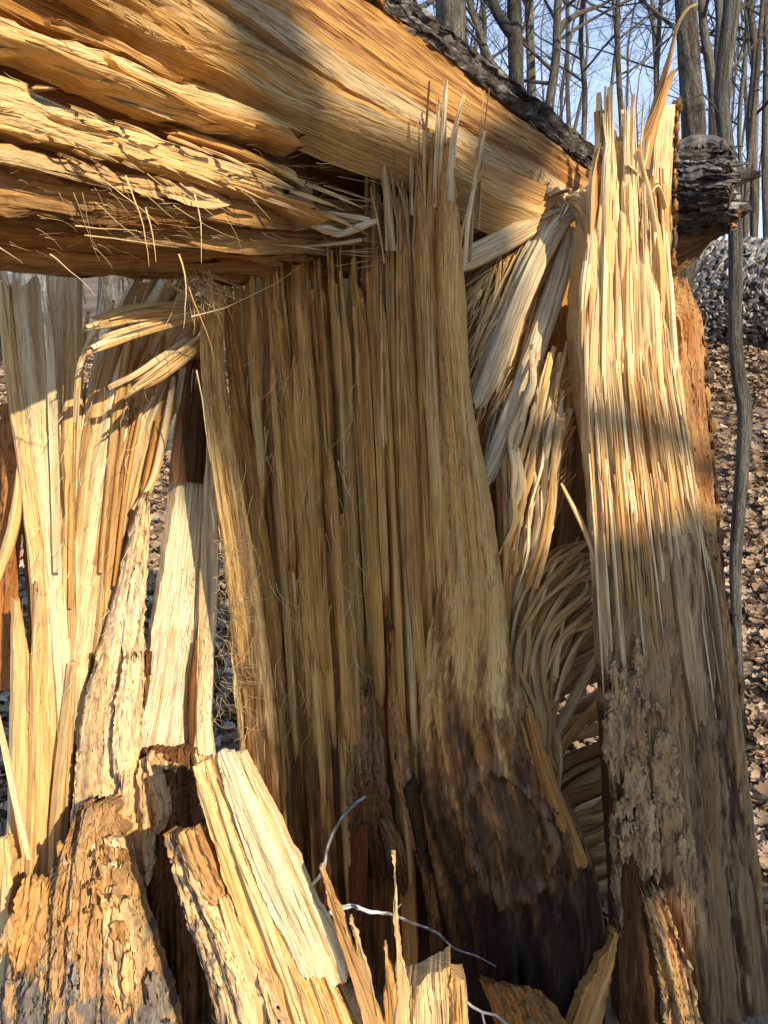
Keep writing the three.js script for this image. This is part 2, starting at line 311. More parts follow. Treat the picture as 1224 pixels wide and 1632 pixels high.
{ // oak leaves, curled and lying every way
  const leafGeo = s => {
    const r = rng(s), pts = [], n = 11, pos = [], idx = [];
    for (let i = 0; i <= n; i++) { const t = i / n, w = (i === 0 ? 0.012 : i === n ? 0.03 : (0.07 + 0.24 * Math.sin(Math.min(1, t * 1.02 + 0.02) * 3.0) ** 0.9) * (1 + 0.24 * Math.cos(i * 2.1) + 0.1 * (r() - 0.5))); pts.push([t, w]); }
    const curl = 0.5 + r() * 0.9, cup = 0.25 + r() * 0.5;
    for (const [t, w] of pts) for (const e of [-1, 0, 1]) { const lift = curl * (t - 0.5) ** 2 * 0.9 + cup * Math.abs(e * w) * 1.6 * (1 - 0.4 * t) + 0.05 * Math.sin(t * 7 + e) * Math.abs(e); pos.push(e * w, lift + (e ? 0.03 * (r() - 0.5) : 0), t - 0.5); }
    for (let i = 0; i < n; i++) for (let e = 0; e < 2; e++) { const k = i * 3 + e; idx.push(k, k + 3, k + 1, k + 1, k + 3, k + 4); }
    const g = new THREE.BufferGeometry(); g.setAttribute('position', new THREE.Float32BufferAttribute(pos, 3)); g.setIndex(idx); g.computeVertexNormals(); return g;
  };
  const r = rng(99), m4 = new THREE.Matrix4(), q = new THREE.Quaternion(), e = new THREE.Euler(), c = new THREE.Color();
  const litter = new THREE.Group(); litter.name = 'leaf_litter'; litter.userData = { label: 'curled dry brown oak leaves covering the woodland floor', kind: 'stuff' }; scene.add(litter);
  for (let v = 0; v < 4; v++) {
    const n = 26000, im = new THREE.InstancedMesh(leafGeo(5 + v), M.leaf, n); im.name = 'leaves'; im.castShadow = im.receiveShadow = true; im.userData.kind = 'stuff';
    for (let i = 0; i < n;) {
      const back = r() < 0.16, D = back ? 0.4 - 5 * r() : 0.4 + 15 * r() ** 1.5, x = (r() * 2 - 1) * (back ? 3.5 : 1.2 + 0.62 * D), s = 0.028 + 0.04 * r() + 0.0022 * Math.abs(D);
      if (D < 1.55 && x > -0.9 && x < 1.0) continue;
      e.set((r() - 0.5) * 1.1, r() * 6.28, (r() - 0.5) * 1.1); q.setFromEuler(e);
      m4.compose(V(x, groundY(x, -D) + 0.006 + 0.03 * r(), -D), q, V(s, s, s)); im.setMatrixAt(i, m4); i++;
      const k = r(), base = k < 0.35 ? [0.24, 0.15, 0.085] : k < 0.72 ? [0.33, 0.22, 0.125] : k < 0.9 ? [0.42, 0.30, 0.185] : [0.16, 0.095, 0.052], f = 0.8 + 0.4 * r();
      im.setColorAt(i - 1, c.setRGB(base[0] * f, base[1] * f, base[2] * f));
    }
    litter.add(im);
  }
}

// ------------------------------------------------------------------ trees
const barkCol = (base, lich, s) => (a, y, u) => { const n = N3(Math.cos(a) * 1.6 + s, Math.sin(a) * 1.6, y * 3), k = N3(Math.cos(a) * 5, Math.sin(a) * 5 + s, y * 14); return mixc(base, lich, clamp(0.35 + 0.5 * n + 0.35 * k)); };
function limb(out, p, dir, L, r0, lvl, r, lvMax) {
  const n = lvl === 0 ? 7 : lvl > 1 ? 3 : 5, pts = [p.clone()], d = dir.clone(); const rough = lvl === 0 ? 0.16 : 0.24;
  for (let i = 0; i < n; i++) { d.x += (r() - 0.5) * rough * 2; d.y += (r() - 0.44) * rough * 2; d.z += (r() - 0.5) * rough * 2; d.normalize(); pts.push(pts[i].clone().addScaledVector(d, L / n)); }
  const s = r() * 9; out.push(tube(pts, t => Math.max(0.0014, r0 * (1 - 0.72 * t)), lvl === 0 ? 5 : 3, barkCol([0.12, 0.10, 0.08], [0.30, 0.27, 0.22], s), { seed: s }));
  if (lvl >= lvMax) return;
  const kids = lvl === 0 ? 5 + Math.floor(r() * 4) : 3 + Math.floor(r() * 3);
  for (let k = 0; k < kids; k++) {
    const t = 0.22 + 0.76 * (k + r() * 0.8) / kids, i = Math.min(n - 1, Math.floor(t * n)), q = pts[i].clone().lerp(pts[i + 1], t * n - i);
    const D = pts[i + 1].clone().sub(pts[i]).normalize(), off = V(r() - 0.5, r() - 0.35, r() - 0.5).normalize();
    limb(out, q, D.multiplyScalar(0.75).addScaledVector(off, 0.75).normalize(), L * (0.38 + 0.28 * r()) * (1 - 0.35 * t), r0 * (1 - 0.72 * t) * (0.5 + 0.15 * r()), lvl + 1, r, lvMax);
  }
}
// trunk: sight points [x, y, width] from low to high at one distance; the trunk is carried down into the ground and on up
function trunkPts(pts, D) {
  const w = pts.map(q => P(q[0], q[1], D)), rad = pts.map(q => q[2] / 2 * px2m(D) * 0.88);
  const gy = groundY(w[0].x, -D);
  if (w[0].y > gy + 0.05) { const n = Math.max(1, Math.round((w[0].y - gy) / 0.8)), first = w[0].clone(), r0 = rad[0]; for (let i = 1; i <= n; i++) { const t = i / n; w.unshift(V(first.x + 0.02 * N2(i, D), mix(first.y, gy - 0.1, t), first.z)); rad.unshift(r0 * (1 + 0.12 * t + 0.35 * t ** 4)); } }
  return [w, rad];
}
function tree(name, label, D, pts, o = {}) {
  const r = rng(o.seed ?? Math.round(D * 100 + pts[0][0])), [w, rad] = trunkPts(pts, D);
  const base = w[0].clone(); base.y = groundY(base.x, base.z);
  const t = thing(name, label, 'tree', base);
  const top = w[w.length - 1], prev = w[w.length - 2], dir = top.clone().sub(prev).normalize().lerp(V(0, 1, 0), 0.4).normalize(), rt = rad[rad.length - 1], H = o.up ?? 5;
  const q = top.clone(); const nUp = 7;
  for (let i = 1; i <= nUp; i++) { dir.x += (r() - 0.5) * 0.12; dir.z += (r() - 0.5) * 0.12; dir.normalize(); q.addScaledVector(dir, H / nUp); w.push(q.clone()); rad.push(rt * (1 - 0.85 * i / nUp)); }
  // smooth the run and put relief on the bark
  const cv = new THREE.CatmullRomCurve3(w, false, 'centripetal'), n = o.n ?? 60, P2 = [], rr2 = [];
  for (let i = 0; i <= n; i++) { const u = i / n, f = u * (w.length - 1), k = Math.min(w.length - 2, Math.floor(f)); P2.push(cv.getPoint(u)); rr2.push(mix(rad[k], rad[k + 1], f - k)); }
  const s = D * 3.1 + pts[0][0], sides = o.sides ?? 12, ba = o.bump ?? 0.06;
  part('trunk', tube(P2, rr2, sides, barkCol(o.dark ?? [0.13, 0.10, 0.075], o.light ?? [0.33, 0.275, 0.20], s), { bump: (a, y) => ba * (N3(Math.cos(a) * 2.2 + s, Math.sin(a) * 2.2, y * 1.4) + 0.7 * N3(Math.cos(a) * 6, Math.sin(a) * 6 + s, y * 4)) }), M.bark, t);
  const out = [], nb = Math.round((o.limbs ?? 12) * 1.6), lo = o.lo ?? 0.25;
  for (let k = 0; k < nb; k++) { const u = lo + (0.98 - lo) * (k + r()) / nb, i = Math.min(n - 1, Math.floor(u * n)), az = r() * 6.28, up = 0.25 + r() * 0.7;
    limb(out, P2[i], V(Math.cos(az), up, Math.sin(az)).normalize(), (o.reach ?? 2.2) * (0.6 + 0.7 * r()) * (1 - 0.4 * u), Math.min(rr2[i] * 0.45, (o.reach ?? 2.2) * 0.0105), 0, r, o.lv ?? 2); }
  for (const g of o.extra ?? []) part('limb', g, M.bark, t);
  if (out.length) part('branches', mergeGeometries(out), M.bark, t);
  return t;
}
const DK = [0.085, 0.07, 0.055], LT = [0.36, 0.32, 0.25];
tree('thin_tree', 'slender grey tree at the far left, just above the log rim', 9, [[618, 60, 13], [616, 0, 12], [614, -60, 11]], { up: 3 });
tree('thin_tree', 'second slender grey trunk, forking above the log rim', 8, [[648, 80, 18], [644, 20, 17], [642, -60, 16]], { up: 3, limbs: 9, extra: [tube([P(650, 30, 8), P(668, 14, 8), P(690, 0, 8.05), P(720, -25, 8.1)], t => 0.035 * (1 - 0.6 * t), 6, [0.2, 0.18, 0.15])] });
tree('shaggy_tree', 'thick shaggy barked tree standing behind the top of the log', 6.5, [[718, 130, 47], [719, 50, 46], [717, -80, 44]], { dark: [0.09, 0.075, 0.06], light: [0.30, 0.26, 0.2], bump: 0.13, sides: 30, n: 110, limbs: 9, lo: 0.7, reach: 1.6 });
tree('dark_tree', 'dark trunk close beside a paler trunk, with a limb to the left', 8, [[826, 210, 26], [822, 100, 24], [820, 20, 23], [817, -60, 22]], { dark: DK, light: [0.15, 0.13, 0.1], limbs: 10, lo: 0.4,
  extra: [tube([P(822, 60, 8), P(806, 40, 8), P(792, 20, 8), P(782, -10, 8.05), P(775, -50, 8.1)], t => 0.06 * (1 - 0.5 * t), 7, [0.08, 0.07, 0.055])] });
tree('pale_tree', 'pale sunlit trunk just right of the dark one', 9, [[848, 215, 17], [846, 100, 15], [843, 0, 14], [840, -60, 13]], { light: [0.46, 0.40, 0.3], limbs: 10 });
tree('bent_tree', 'grey tree with two bends and a crooked limb above the hinge', 8.5, [[873, 225, 20], [876, 170, 16], [886, 90, 14], [888, 20, 13], [894, -50, 12]], { light: [0.4, 0.35, 0.27], limbs: 13,
  extra: [tube([P(886, 60, 8.5), P(900, 35, 8.5), P(925, 20, 8.6), P(960, 8, 8.7), P(1000, -20, 8.8)], t => 0.035 * (1 - 0.7 * t), 6, [0.2, 0.17, 0.13])] });
tree('limb_tree', 'low crooked tree whose curved limb sweeps down behind the log', 10, [[836, 150, 13], [805, 125, 13], [780, 95, 12], [766, 55, 12], [750, 10, 10], [742, -40, 8]], { light: [0.4, 0.35, 0.27], limbs: 12 });
tree('thin_tree', 'slender tree above the tall splinters of the stump', 10, [[992, 230, 10], [986, 120, 9], [984, 30, 9], [988, -50, 8]], { limbs: 13 });
tree('dark_tree', 'broad dark trunk right behind the tallest splinter', 6, [[1106, 250, 40], [1102, 150, 36], [1096, 60, 34], [1090, -60, 32]], { dark: [0.08, 0.065, 0.05], light: [0.26, 0.22, 0.17], bump: 0.09, sides: 26, n: 90, limbs: 9, lo: 0.7, reach: 1.5 });
tree('forked_tree', 'forked grey tree between the broad dark trunk and the sapling', 7.5, [[1136, 250, 20], [1138, 170, 18], [1130, 95, 16], [1122, 50, 14], [1118, -40, 12]], { light: [0.38, 0.33, 0.26], limbs: 10,
  extra: [tube([P(1138, 150, 7.5), P(1146, 90, 7.5), P(1148, 30, 7.5), P(1142, -40, 7.5)], t => 0.045 * (1 - 0.35 * t), 7, [0.24, 0.21, 0.16])] });
tree('thin_tree', 'slim leaning tree at the right edge, rising from left to right', 8, [[1186, 430, 9], [1190, 300, 9], [1204, 150, 9], [1216, 0, 8], [1222, -60, 7]], { limbs: 11 });
tree('thin_tree', 'dark slim tree near the right edge, curving to the left at its top', 9, [[1199, 430, 14], [1202, 300, 14], [1196, 190, 13], [1203, 90, 12], [1190, -40, 9]], { dark: DK, limbs: 11 });
tree('thin_tree', 'grey tree cut off by the right edge above the mound', 10, [[1222, 430, 13], [1219, 250, 12], [1222, 80, 11], [1218, -60, 10]], { limbs: 10 });
tree('thin_tree', 'fine pale sapling between the slim trees above the broken butt', 11, [[1180, 440, 8], [1184, 320, 8], [1178, 200, 7], [1190, 60, 7], [1188, -50, 6]], { light: [0.42, 0.38, 0.3], limbs: 12 });
tree('far_tree', 'thin twiggy tree left of the tall splinters', 12, [[928, 260, 10], [932, 150, 9], [926, 60, 8], [934, -50, 7]], { limbs: 16, reach: 2.6 });
tree('far_tree', 'thin twiggy tree between the shaggy and the dark trunk', 13, [[775, 200, 9], [768, 120, 9], [772, 30, 8], [762, -50, 7]], { limbs: 16, reach: 2.6 });
tree('far_tree', 'thin twiggy tree just left of the broad dark trunk', 11, [[1052, 250, 9], [1046, 150, 9], [1050, 50, 8], [1058, -50, 7]], { limbs: 16, reach: 2.4 });
tree('grey_tree', 'pale grey trunk seen through the gap left of the upright slab', 6.8, [[283, 668, 46], [285, 600, 42], [290, 500, 40], [296, 380, 38]], { dark: [0.16, 0.15, 0.13], light: [0.40, 0.38, 0.33], limbs: 6, lo: 0.6, sides: 18 });
tree('grey_tree', 'pale grey trunk behind the top of the left splinters', 6, [[52, 640, 60], [50, 500, 58], [46, 420, 56]], { dark: [0.2, 0.19, 0.16], light: [0.5, 0.48, 0.42], limbs: 6, lo: 0.6, sides: 18 });
tree('grey_tree', 'grey trunk behind the left edge splinters, half hidden', 9, [[172, 640, 40], [172, 500, 38], [175, 420, 36]], { light: [0.42, 0.4, 0.35], limbs: 6, lo: 0.6 });
// the sapling beside the stump
{
  const D = 2.25, pts = [[1172, 1250, 15], [1178, 1150, 17], [1177, 1060, 18], [1173, 980, 20], [1172, 900, 22], [1178, 810, 24], [1184, 730, 25], [1187, 655, 26], [1176, 590, 25], [1171, 520, 24], [1172, 430, 24], [1171, 340, 25], [1164, 280, 26], [1155, 210, 25], [1150, 150, 25], [1157, 80, 26], [1166, 10, 27], [1170, -60, 27]];
  tree('sapling', 'smooth grey sapling with a kink, standing beside the stump at the right', D, pts, { up: 3, n: 110, sides: 14, bump: 0.05, dark: [0.13, 0.115, 0.09], light: [0.34, 0.31, 0.25], limbs: 5, lo: 0.75, reach: 0.9,
    extra: [tube([P(1150, 190, D), P(1138, 168, D - 0.02), P(1120, 150, D - 0.03), P(1090, 160, D - 0.05), P(1060, 150, D - 0.05)], t => 0.004 * (1 - 0.7 * t), 4, [0.3, 0.27, 0.22]), tube([P(1162, 300, D), P(1176, 310, D), P(1180, 330, D), P(1186, 316, D), P(1200, 290, D)], t => 0.004 * (1 - 0.7 * t), 4, [0.25, 0.22, 0.18])] });
}
{ // unseen forked tree, shaped to throw the broad shade over the middle of the stump
  const U = V(Math.cos(SUN_AZ), 0, -Math.sin(SUN_AZ)), W = V(-Math.sin(SUN_AZ) * Math.sin(SUN_EL), Math.cos(SUN_EL), -Math.cos(SUN_AZ) * Math.sin(SUN_EL));
  const Q = (u, v, d = 7) => SUN.clone().multiplyScalar(d).addScaledVector(U, u).addScaledVector(W, v);
  // an upright tree: points rise along y, so each lies at its own distance; d is chosen to keep the trunk upright
  const at = (u, v) => { const d0 = 7, h = Q(u, v, d0); return h; };
  const up = (u, v) => { const x0 = Q(1.0, 0.6, 7), dz = 0; const d = 7 + (v - 0.6) * Math.tan(SUN_EL); return Q(u, v, d); };
  const foot = up(1.02, -4.0); const k = foot.y / (up(1.02, 0).y - foot.y) * 4.0; const vg = -4.0 - k;
  const t = thing('forked_tree', 'big unseen forked tree behind the viewer, shaped to shade the stump', 'tree', up(1.02, vg));
  const tr = [[1.02, vg - 0.1, 0.30], [1.02, vg + 1, 0.25], [1.02, -1, 0.22], [1.01, 0.3, 0.215], [0.97, 0.75, 0.215], [0.88, 1.05, 0.215], [0.855, 1.5, 0.215], [0.852, 1.66, 0.22], [0.84, 1.76, 0.255], [0.845, 1.88, 0.24], [0.86, 1.95, 0.12]];
  const cv = new THREE.CatmullRomCurve3(tr.map(q => up(q[0], q[1])), false, 'centripetal'), pts = [], rad = [];
  for (let i = 0; i <= 80; i++) { const f = i / 80 * (tr.length - 1), j = Math.min(tr.length - 2, Math.floor(f)); pts.push(cv.getPoint(i / 80)); rad.push(mix(tr[j][2], tr[j + 1][2], f - j)); }
  part('trunk', tube(pts, rad, 20, barkCol([0.12, 0.10, 0.08], [0.3, 0.27, 0.21], 5), { caps: true, bump: (a, y) => 0.05 * N3(Math.cos(a) * 3, Math.sin(a) * 3, y * 2) }), M.bark, t);
  const bough = (l, r0, r1) => { const c = new THREE.CatmullRomCurve3(l.map(q => up(q[0], q[1]).add(V(0, 0, q[2] ?? 0)))); return tube(c.getPoints(24), u => mix(r0, r1, u), 9, barkCol([0.12, 0.10, 0.08], [0.3, 0.27, 0.21], r0)); };
  const bs = [bough([[0.80, 1.75], [0.69, 1.95], [0.61, 2.15], [0.57, 2.7], [0.5, 3.6]], 0.10, 0.05), bough([[0.93, 1.78], [1.07, 1.98], [1.20, 2.06], [1.25, 2.6], [1.4, 3.6]], 0.075, 0.06), bough([[1.0, 1.58], [1.2, 1.50], [1.45, 1.40], [1.8, 1.42]], 0.04, 0.025), bough([[0.97, 0.75], [1.2, 0.95], [1.5, 1.02], [1.9, 1.1]], 0.07, 0.03), bough([[1.0, 0.5], [1.3, 0.85], [1.6, 0.9]], 0.05, 0.02)];
  const r = rng(31); for (let i = 0; i < 26; i++) { const a = up(1.1 + 0.55 * r(), 0.9 + 0.2 * r()); limb(bs, a, V(r() - 0.5, r() - 0.5, r() - 0.5).normalize(), 0.5, 0.01, 1, r, 2); }
  part('branches', mergeGeometries(bs), M.bark, t);
  const lf = []; for (let i = 0; i < 8200; i++) { // dry leaves on the low boughs, added to shade the stump
    const u = 1.09 + 0.62 * r(), v = 0.22 + 1.10 * r() - 0.25 * Math.max(0, u - 1.35); if (v < 0.68 && u > 1.195 && u < 1.285) continue;
    const c = up(u, v).addScaledVector(SUN, (r() - 0.5) * 0.8), e = new THREE.Euler(r() * 6, r() * 6, r() * 6), s = 0.05 + 0.04 * r(), q = [[-0.3, 0, 0], [0, 0, -0.7], [0.3, 0.05, 0], [0, 0, 0.7]].map(p => V(...p).multiplyScalar(s).applyEuler(e).add(c));
    for (const f of [[0, 1, 2], [0, 2, 3]]) for (const z of f) lf.push(q[z].x, q[z].y, q[z].z); }
  const g = new THREE.BufferGeometry(); g.setAttribute('position', new THREE.Float32BufferAttribute(lf, 3)); g.computeVertexNormals();
  part('shade_foliage', g, new THREE.MeshPhysicalMaterial({ color: new THREE.Color().setRGB(0.3, 0.19, 0.1), roughness: 0.8, side: THREE.DoubleSide }), t, 'stuff');
}
{ // the far wood: trunks and twigs nobody could count
  const r = rng(4242), out = [];
  for (let k = 0; k < 95; k++) {
    const D = 14 + 26 * r(), x = (r() * 2 - 1) * (0.55 * D + 2), gy = groundY(x, -D), h = 7 + 6 * r(), r0 = 0.03 + 0.10 * r() ** 2, pts = []; let a = r() * 6.28, dx = (r() - 0.5) * 0.16;
    for (let i = 0; i <= 8; i++) pts.push(V(x + dx * h * i / 8 + 0.15 * Math.sin(i * 1.3 + a), gy - 0.1 + h * i / 8, -D + 0.1 * Math.cos(i + a)));
    out.push(tube(pts, t => r0 * (1 - 0.75 * t), 5, barkCol([0.12, 0.10, 0.08], [0.34, 0.30, 0.24], k)));
    for (let i = 0; i < 14; i++) { const u = 0.12 + 0.86 * r(), f = u * 8, j = Math.min(7, Math.floor(f)), az = r() * 6.28; limb(out, pts[j].clone().lerp(pts[j + 1], f - j), V(Math.cos(az), 0.3 + 0.8 * r(), Math.sin(az)).normalize(), 1.0 + 1.8 * r(), 0.009 + 0.010 * r(), 1, r, 3); }
  }
  const m = single('distant_woods', mergeGeometries(out), M.bark, 'far bare woodland of thin grey trunks and twigs under the sky', 'woodland', { kind: 'stuff' });
}

// ------------------------------------------------------------------ fallen log far right, with scaly bark
{
  const D = 6.9, a = P(985, 478, D + 0.6), b = P(1420, 468, D - 0.3), ax = b.clone().sub(a), L = ax.length(), R0 = 0.40;
  const mid = a.clone().lerp(b, 0.5), base = mid.clone(); base.y = groundY(base.x, base.z);
  const t = thing('fallen_log', 'thick mossy grey log with scaly bark lying beyond the stump', 'log', base);
  const pts = []; for (let i = 0; i <= 40; i++) pts.push(a.clone().lerp(b, i / 40));
  part('trunk', tube(pts, () => R0, 28, barkCol(C.barkd, C.bark, 3), { caps: true, bump: (g, y) => 0.05 * N3(Math.cos(g) * 2, Math.sin(g) * 2, y * 3) }), M.bark, t);
  const r = rng(8), pl = [], u = ax.clone().normalize(), e1 = V(0, 1, 0).addScaledVector(u, -u.y).normalize(), e2 = u.clone().cross(e1);
  for (let k = 0; k < 7500; k++) {
    const s = r() * L, g = r() * 6.28, d = e1.clone().multiplyScalar(Math.cos(g)).addScaledVector(e2, Math.sin(g)), c = a.clone().addScaledVector(u, s).addScaledVector(d, R0 * (1 + 0.05 * r())), tn0 = d.clone().cross(u), ro = (r() - 0.5) * 2.6, uu0 = u.clone().multiplyScalar(Math.cos(ro)).addScaledVector(tn0, Math.sin(ro)), tn = d.clone().cross(uu0);
    const l = 0.013 + 0.026 * r(), w = 0.008 + 0.016 * r(), up = 0.012 + 0.034 * r(); const q = [];
    for (const [i, j, h] of [[-1, -1, 0], [1, -0.7, up * r()], [1, 0.8, up], [-1, 1, 0.004], [0, 0, up * (0.4 + r())]]) q.push(c.clone().addScaledVector(uu0, i * l * (0.6 + 0.6 * r())).addScaledVector(tn, j * w * (0.6 + 0.6 * r())).addScaledVector(d, h));
    const gg = new THREE.BufferGeometry(); const P3 = [], ix = [[0, 1, 4], [1, 2, 4], [2, 3, 4], [3, 0, 4]]; const col = mixc([0.13, 0.11, 0.085], [0.44, 0.40, 0.33], r() ** 1.6), cc = [], uu = [];
    for (const f of ix) for (const z of f) { P3.push(q[z].x, q[z].y, q[z].z); cc.push(...col); uu.push(r(), r()); }
    gg.setAttribute('position', new THREE.Float32BufferAttribute(P3, 3)); gg.setAttribute('uv', new THREE.Float32BufferAttribute(uu, 2)); gg.setAttribute('color', new THREE.Float32BufferAttribute(cc, 3)); gg.computeVertexNormals(); pl.push(gg);
  }
  part('bark_scales', mergeGeometries(pl), new THREE.MeshStandardMaterial({ vertexColors: true, roughness: 0.9, side: THREE.DoubleSide }), t, 'stuff');
}

// ------------------------------------------------------------------ the fallen trunk: split face in stepped layers, bark rim, broken needles
const lin = (x0, d0, x1, d1) => x => mix(d0, d1, (x - x0) / (x1 - x0));
const logD = lin(-60, 0.97, 640, 1.40);
const cav = x => logD(x) + 0.20 * sst(430, 590, x);
const run = (pts, f) => pts.map(([x, y, e]) => [x, y, f(x) + (e ?? 0)]);
const fresh = [C.gold, C.pale], orange = [C.orange, C.gold], under = [[0.26, 0.12, 0.034], [0.52, 0.28, 0.085]];  // under is browner: the shade of the underside is put into its colour
const patch = (c, x, y, s, to, lo = 0.15, hi = 0.3) => mixc(c, to, sst(lo, hi, N2(x * 22 + s, y * 2.4 - s) + 0.45 * N2(x * 95, y * 9 + s)));
const hinge = P(905, 330, 1.72);
const fallen = thing('fallen_tree', 'snapped tree trunk hinged on the stump, split face of golden wood fibres', 'tree trunk', V(-0.3, 0, -1.2));
const logEdge = [[440, -120, 1.34], [500, -60, 1.39], [575, -8, 1.45], [650, 44, 1.51], [735, 112, 1.58], [820, 180, 1.65], [885, 230, 1.70], [940, 275, 1.75]];
const crackLine = [[250, -110, 1.17], [330, -18, 1.22], [400, 32, 1.27], [470, 86, 1.32], [560, 144, 1.39], [680, 208, 1.48], [800, 262, 1.58], [912, 322, 1.70]];
const ridge1 = run([[-60, -110], [40, -45], [110, -8], [170, 25], [255, 72], [345, 104], [430, 158], [520, 195], [640, 240], [760, 305], [860, 345]], x => logD(x) + 0.02);
part('rim_band', ribbon({ a: logEdge, b: crackLine, style: 'smooth', bulge: 0.01, th: 0.05, dx: 0.005, tone: orange, seed: 3, paint: (c, u, t, x, y) => mixc(patch(c, x, y, 3, [0.40, 0.17, 0.05]), [0.70, 0.48, 0.24], sst(0.70, 0.8, t + 0.08 * N2(x * 40, y * 2))) }), M.wood, fallen);
part('split_face', ribbon({ a: crackLine.map(([x, y, d]) => [x, y + 5, d + 0.035]), b: ridge1, style: { fine: 0.0008, med: 0.0022, ledge: 0.0028, crack: 0.006, rough: 0.0004, holes: 0 }, amp: 1.1, bulge: 0.022, th: 0.06, dx: 0.005, tone: [C.gold, C.pale], seed: 9, paint: (c, u, t, x, y) => patch(c, x, y, 9, C.gold) }), M.wood, fallen);
const band = (name, a, b, o) => part(name, ribbon({ a, b, style: 'split', th: 0.05, dx: 0.0045, ...o }), o.mat ?? M.wood, fallen);
// the valley under the first ridge
band('split_layer', ridge1.map(([x, y, d]) => [x, y - 2, d + 0.012]), run([[-60, 24], [60, 72], [170, 116], [280, 156], [345, 172], [400, 192], [465, 216], [540, 250], [640, 290], [740, 330], [830, 352]], x => logD(x) + 0.07 + 0.08 * sst(430, 590, x)), { tone: [C.orange, C.tan], seed: 14, bulge: -0.01 });
// second bright layer and the piece torn open in it
band('split_layer', run([[-60, -14], [0, 26], [60, 52], [170, 84], [280, 132], [345, 148], [400, 172], [465, 203], [510, 236]], x => logD(x) + 0.005), run([[-60, 78], [0, 88], [65, 104], [135, 138], [175, 154], [240, 184], [330, 207], [390, 214], [450, 233], [500, 252]], x => logD(x) + 0.0), { tone: fresh, seed: 22, j1: 0.10, ej: 0.005, amp: 1.0, bulge: 0.02 });
band('split_layer', run([[166, 80], [182, 98], [250, 130], [320, 160], [400, 186], [440, 208]], x => logD(x) - 0.012), run([[160, 90], [188, 122], [250, 148], [320, 186], [390, 210], [440, 222]], x => logD(x) - 0.012), { tone: fresh, seed: 23, j0: 0.02, j1: 0.08, ej: 0.003, th: 0.014, bulge: 0.008 });
band('split_layer', run([[70, 18], [120, 34], [200, 72], [270, 112], [330, 134]], x => logD(x) - 0.004), run([[68, 30], [105, 46], [190, 84], [260, 122], [330, 144]], x => logD(x) - 0.006), { tone: [C.tan, C.gold], seed: 24, j0: 0.02, j1: 0.06, ej: 0.005, th: 0.014 });
// the dark valley
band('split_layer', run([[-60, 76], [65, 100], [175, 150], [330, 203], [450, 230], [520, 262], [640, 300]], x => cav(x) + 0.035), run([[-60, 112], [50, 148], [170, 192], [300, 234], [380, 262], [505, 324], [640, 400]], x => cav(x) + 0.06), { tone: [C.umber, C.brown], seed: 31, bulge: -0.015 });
band('split_layer', run([[230, 186], [300, 208], [380, 232], [440, 262], [500, 300]], x => logD(x) + 0.022), run([[236, 204], [300, 228], [370, 250], [440, 280], [500, 306]], x => logD(x) + 0.028), { tone: [C.orange, C.gold], seed: 33, style: 'smooth', j0: 0.05, j1: 0.05, th: 0.02, bulge: 0.012 });
// third bright layer, frayed
band('split_layer', run([[-60, 92], [0, 113], [45, 133], [52, 152], [110, 173], [170, 191], [240, 211], [300, 232], [380, 262], [450, 290], [520, 322]], x => logD(x) - 0.005), run([[-60, 205], [0, 213], [100, 237], [200, 262], [300, 292], [400, 318], [500, 346], [545, 358]], x => logD(x) - 0.012), { tone: [C.gold, C.pale], seed: 41, ej: 0.006, j1: 0.14, amp: 1.0, bulge: 0.018, mat: M.rough });
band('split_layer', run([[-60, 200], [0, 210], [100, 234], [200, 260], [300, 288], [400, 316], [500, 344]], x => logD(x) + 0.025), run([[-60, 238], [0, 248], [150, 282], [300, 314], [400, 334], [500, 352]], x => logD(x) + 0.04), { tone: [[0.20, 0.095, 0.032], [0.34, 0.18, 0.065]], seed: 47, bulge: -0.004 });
band('split_layer', run([[-60, 236], [0, 247], [100, 268], [200, 290], [300, 313], [420, 340]], x => logD(x) - 0.015), run([[-60, 256], [0, 268], [100, 288], [200, 308], [300, 326], [420, 348]], x => logD(x) - 0.002), { tone: [C.tan, C.pale], seed: 51, ej: 0.006, j1: 0.10, th: 0.02, mat: M.rough });
// rounded underside, down to the straight bottom edge
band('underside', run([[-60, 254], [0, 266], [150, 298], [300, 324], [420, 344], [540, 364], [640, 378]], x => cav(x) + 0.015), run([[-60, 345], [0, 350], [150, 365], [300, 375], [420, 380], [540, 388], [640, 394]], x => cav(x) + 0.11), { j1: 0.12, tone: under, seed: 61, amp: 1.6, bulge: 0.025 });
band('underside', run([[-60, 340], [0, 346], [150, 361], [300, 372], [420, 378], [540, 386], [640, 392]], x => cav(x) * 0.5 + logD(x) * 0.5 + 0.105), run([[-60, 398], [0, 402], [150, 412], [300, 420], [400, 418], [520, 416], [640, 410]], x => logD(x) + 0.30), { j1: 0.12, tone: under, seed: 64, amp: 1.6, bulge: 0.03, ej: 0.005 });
band('split_layer', run([[-60, 384], [0, 388], [120, 398], [240, 408], [330, 416]], x => logD(x) + 0.22), run([[-60, 404], [0, 408], [120, 416], [240, 424], [330, 428]], x => logD(x) + 0.29), { tone: [C.orange, C.gold], seed: 66, style: 'smooth', th: 0.03, j1: 0.06, bulge: 0.008 });
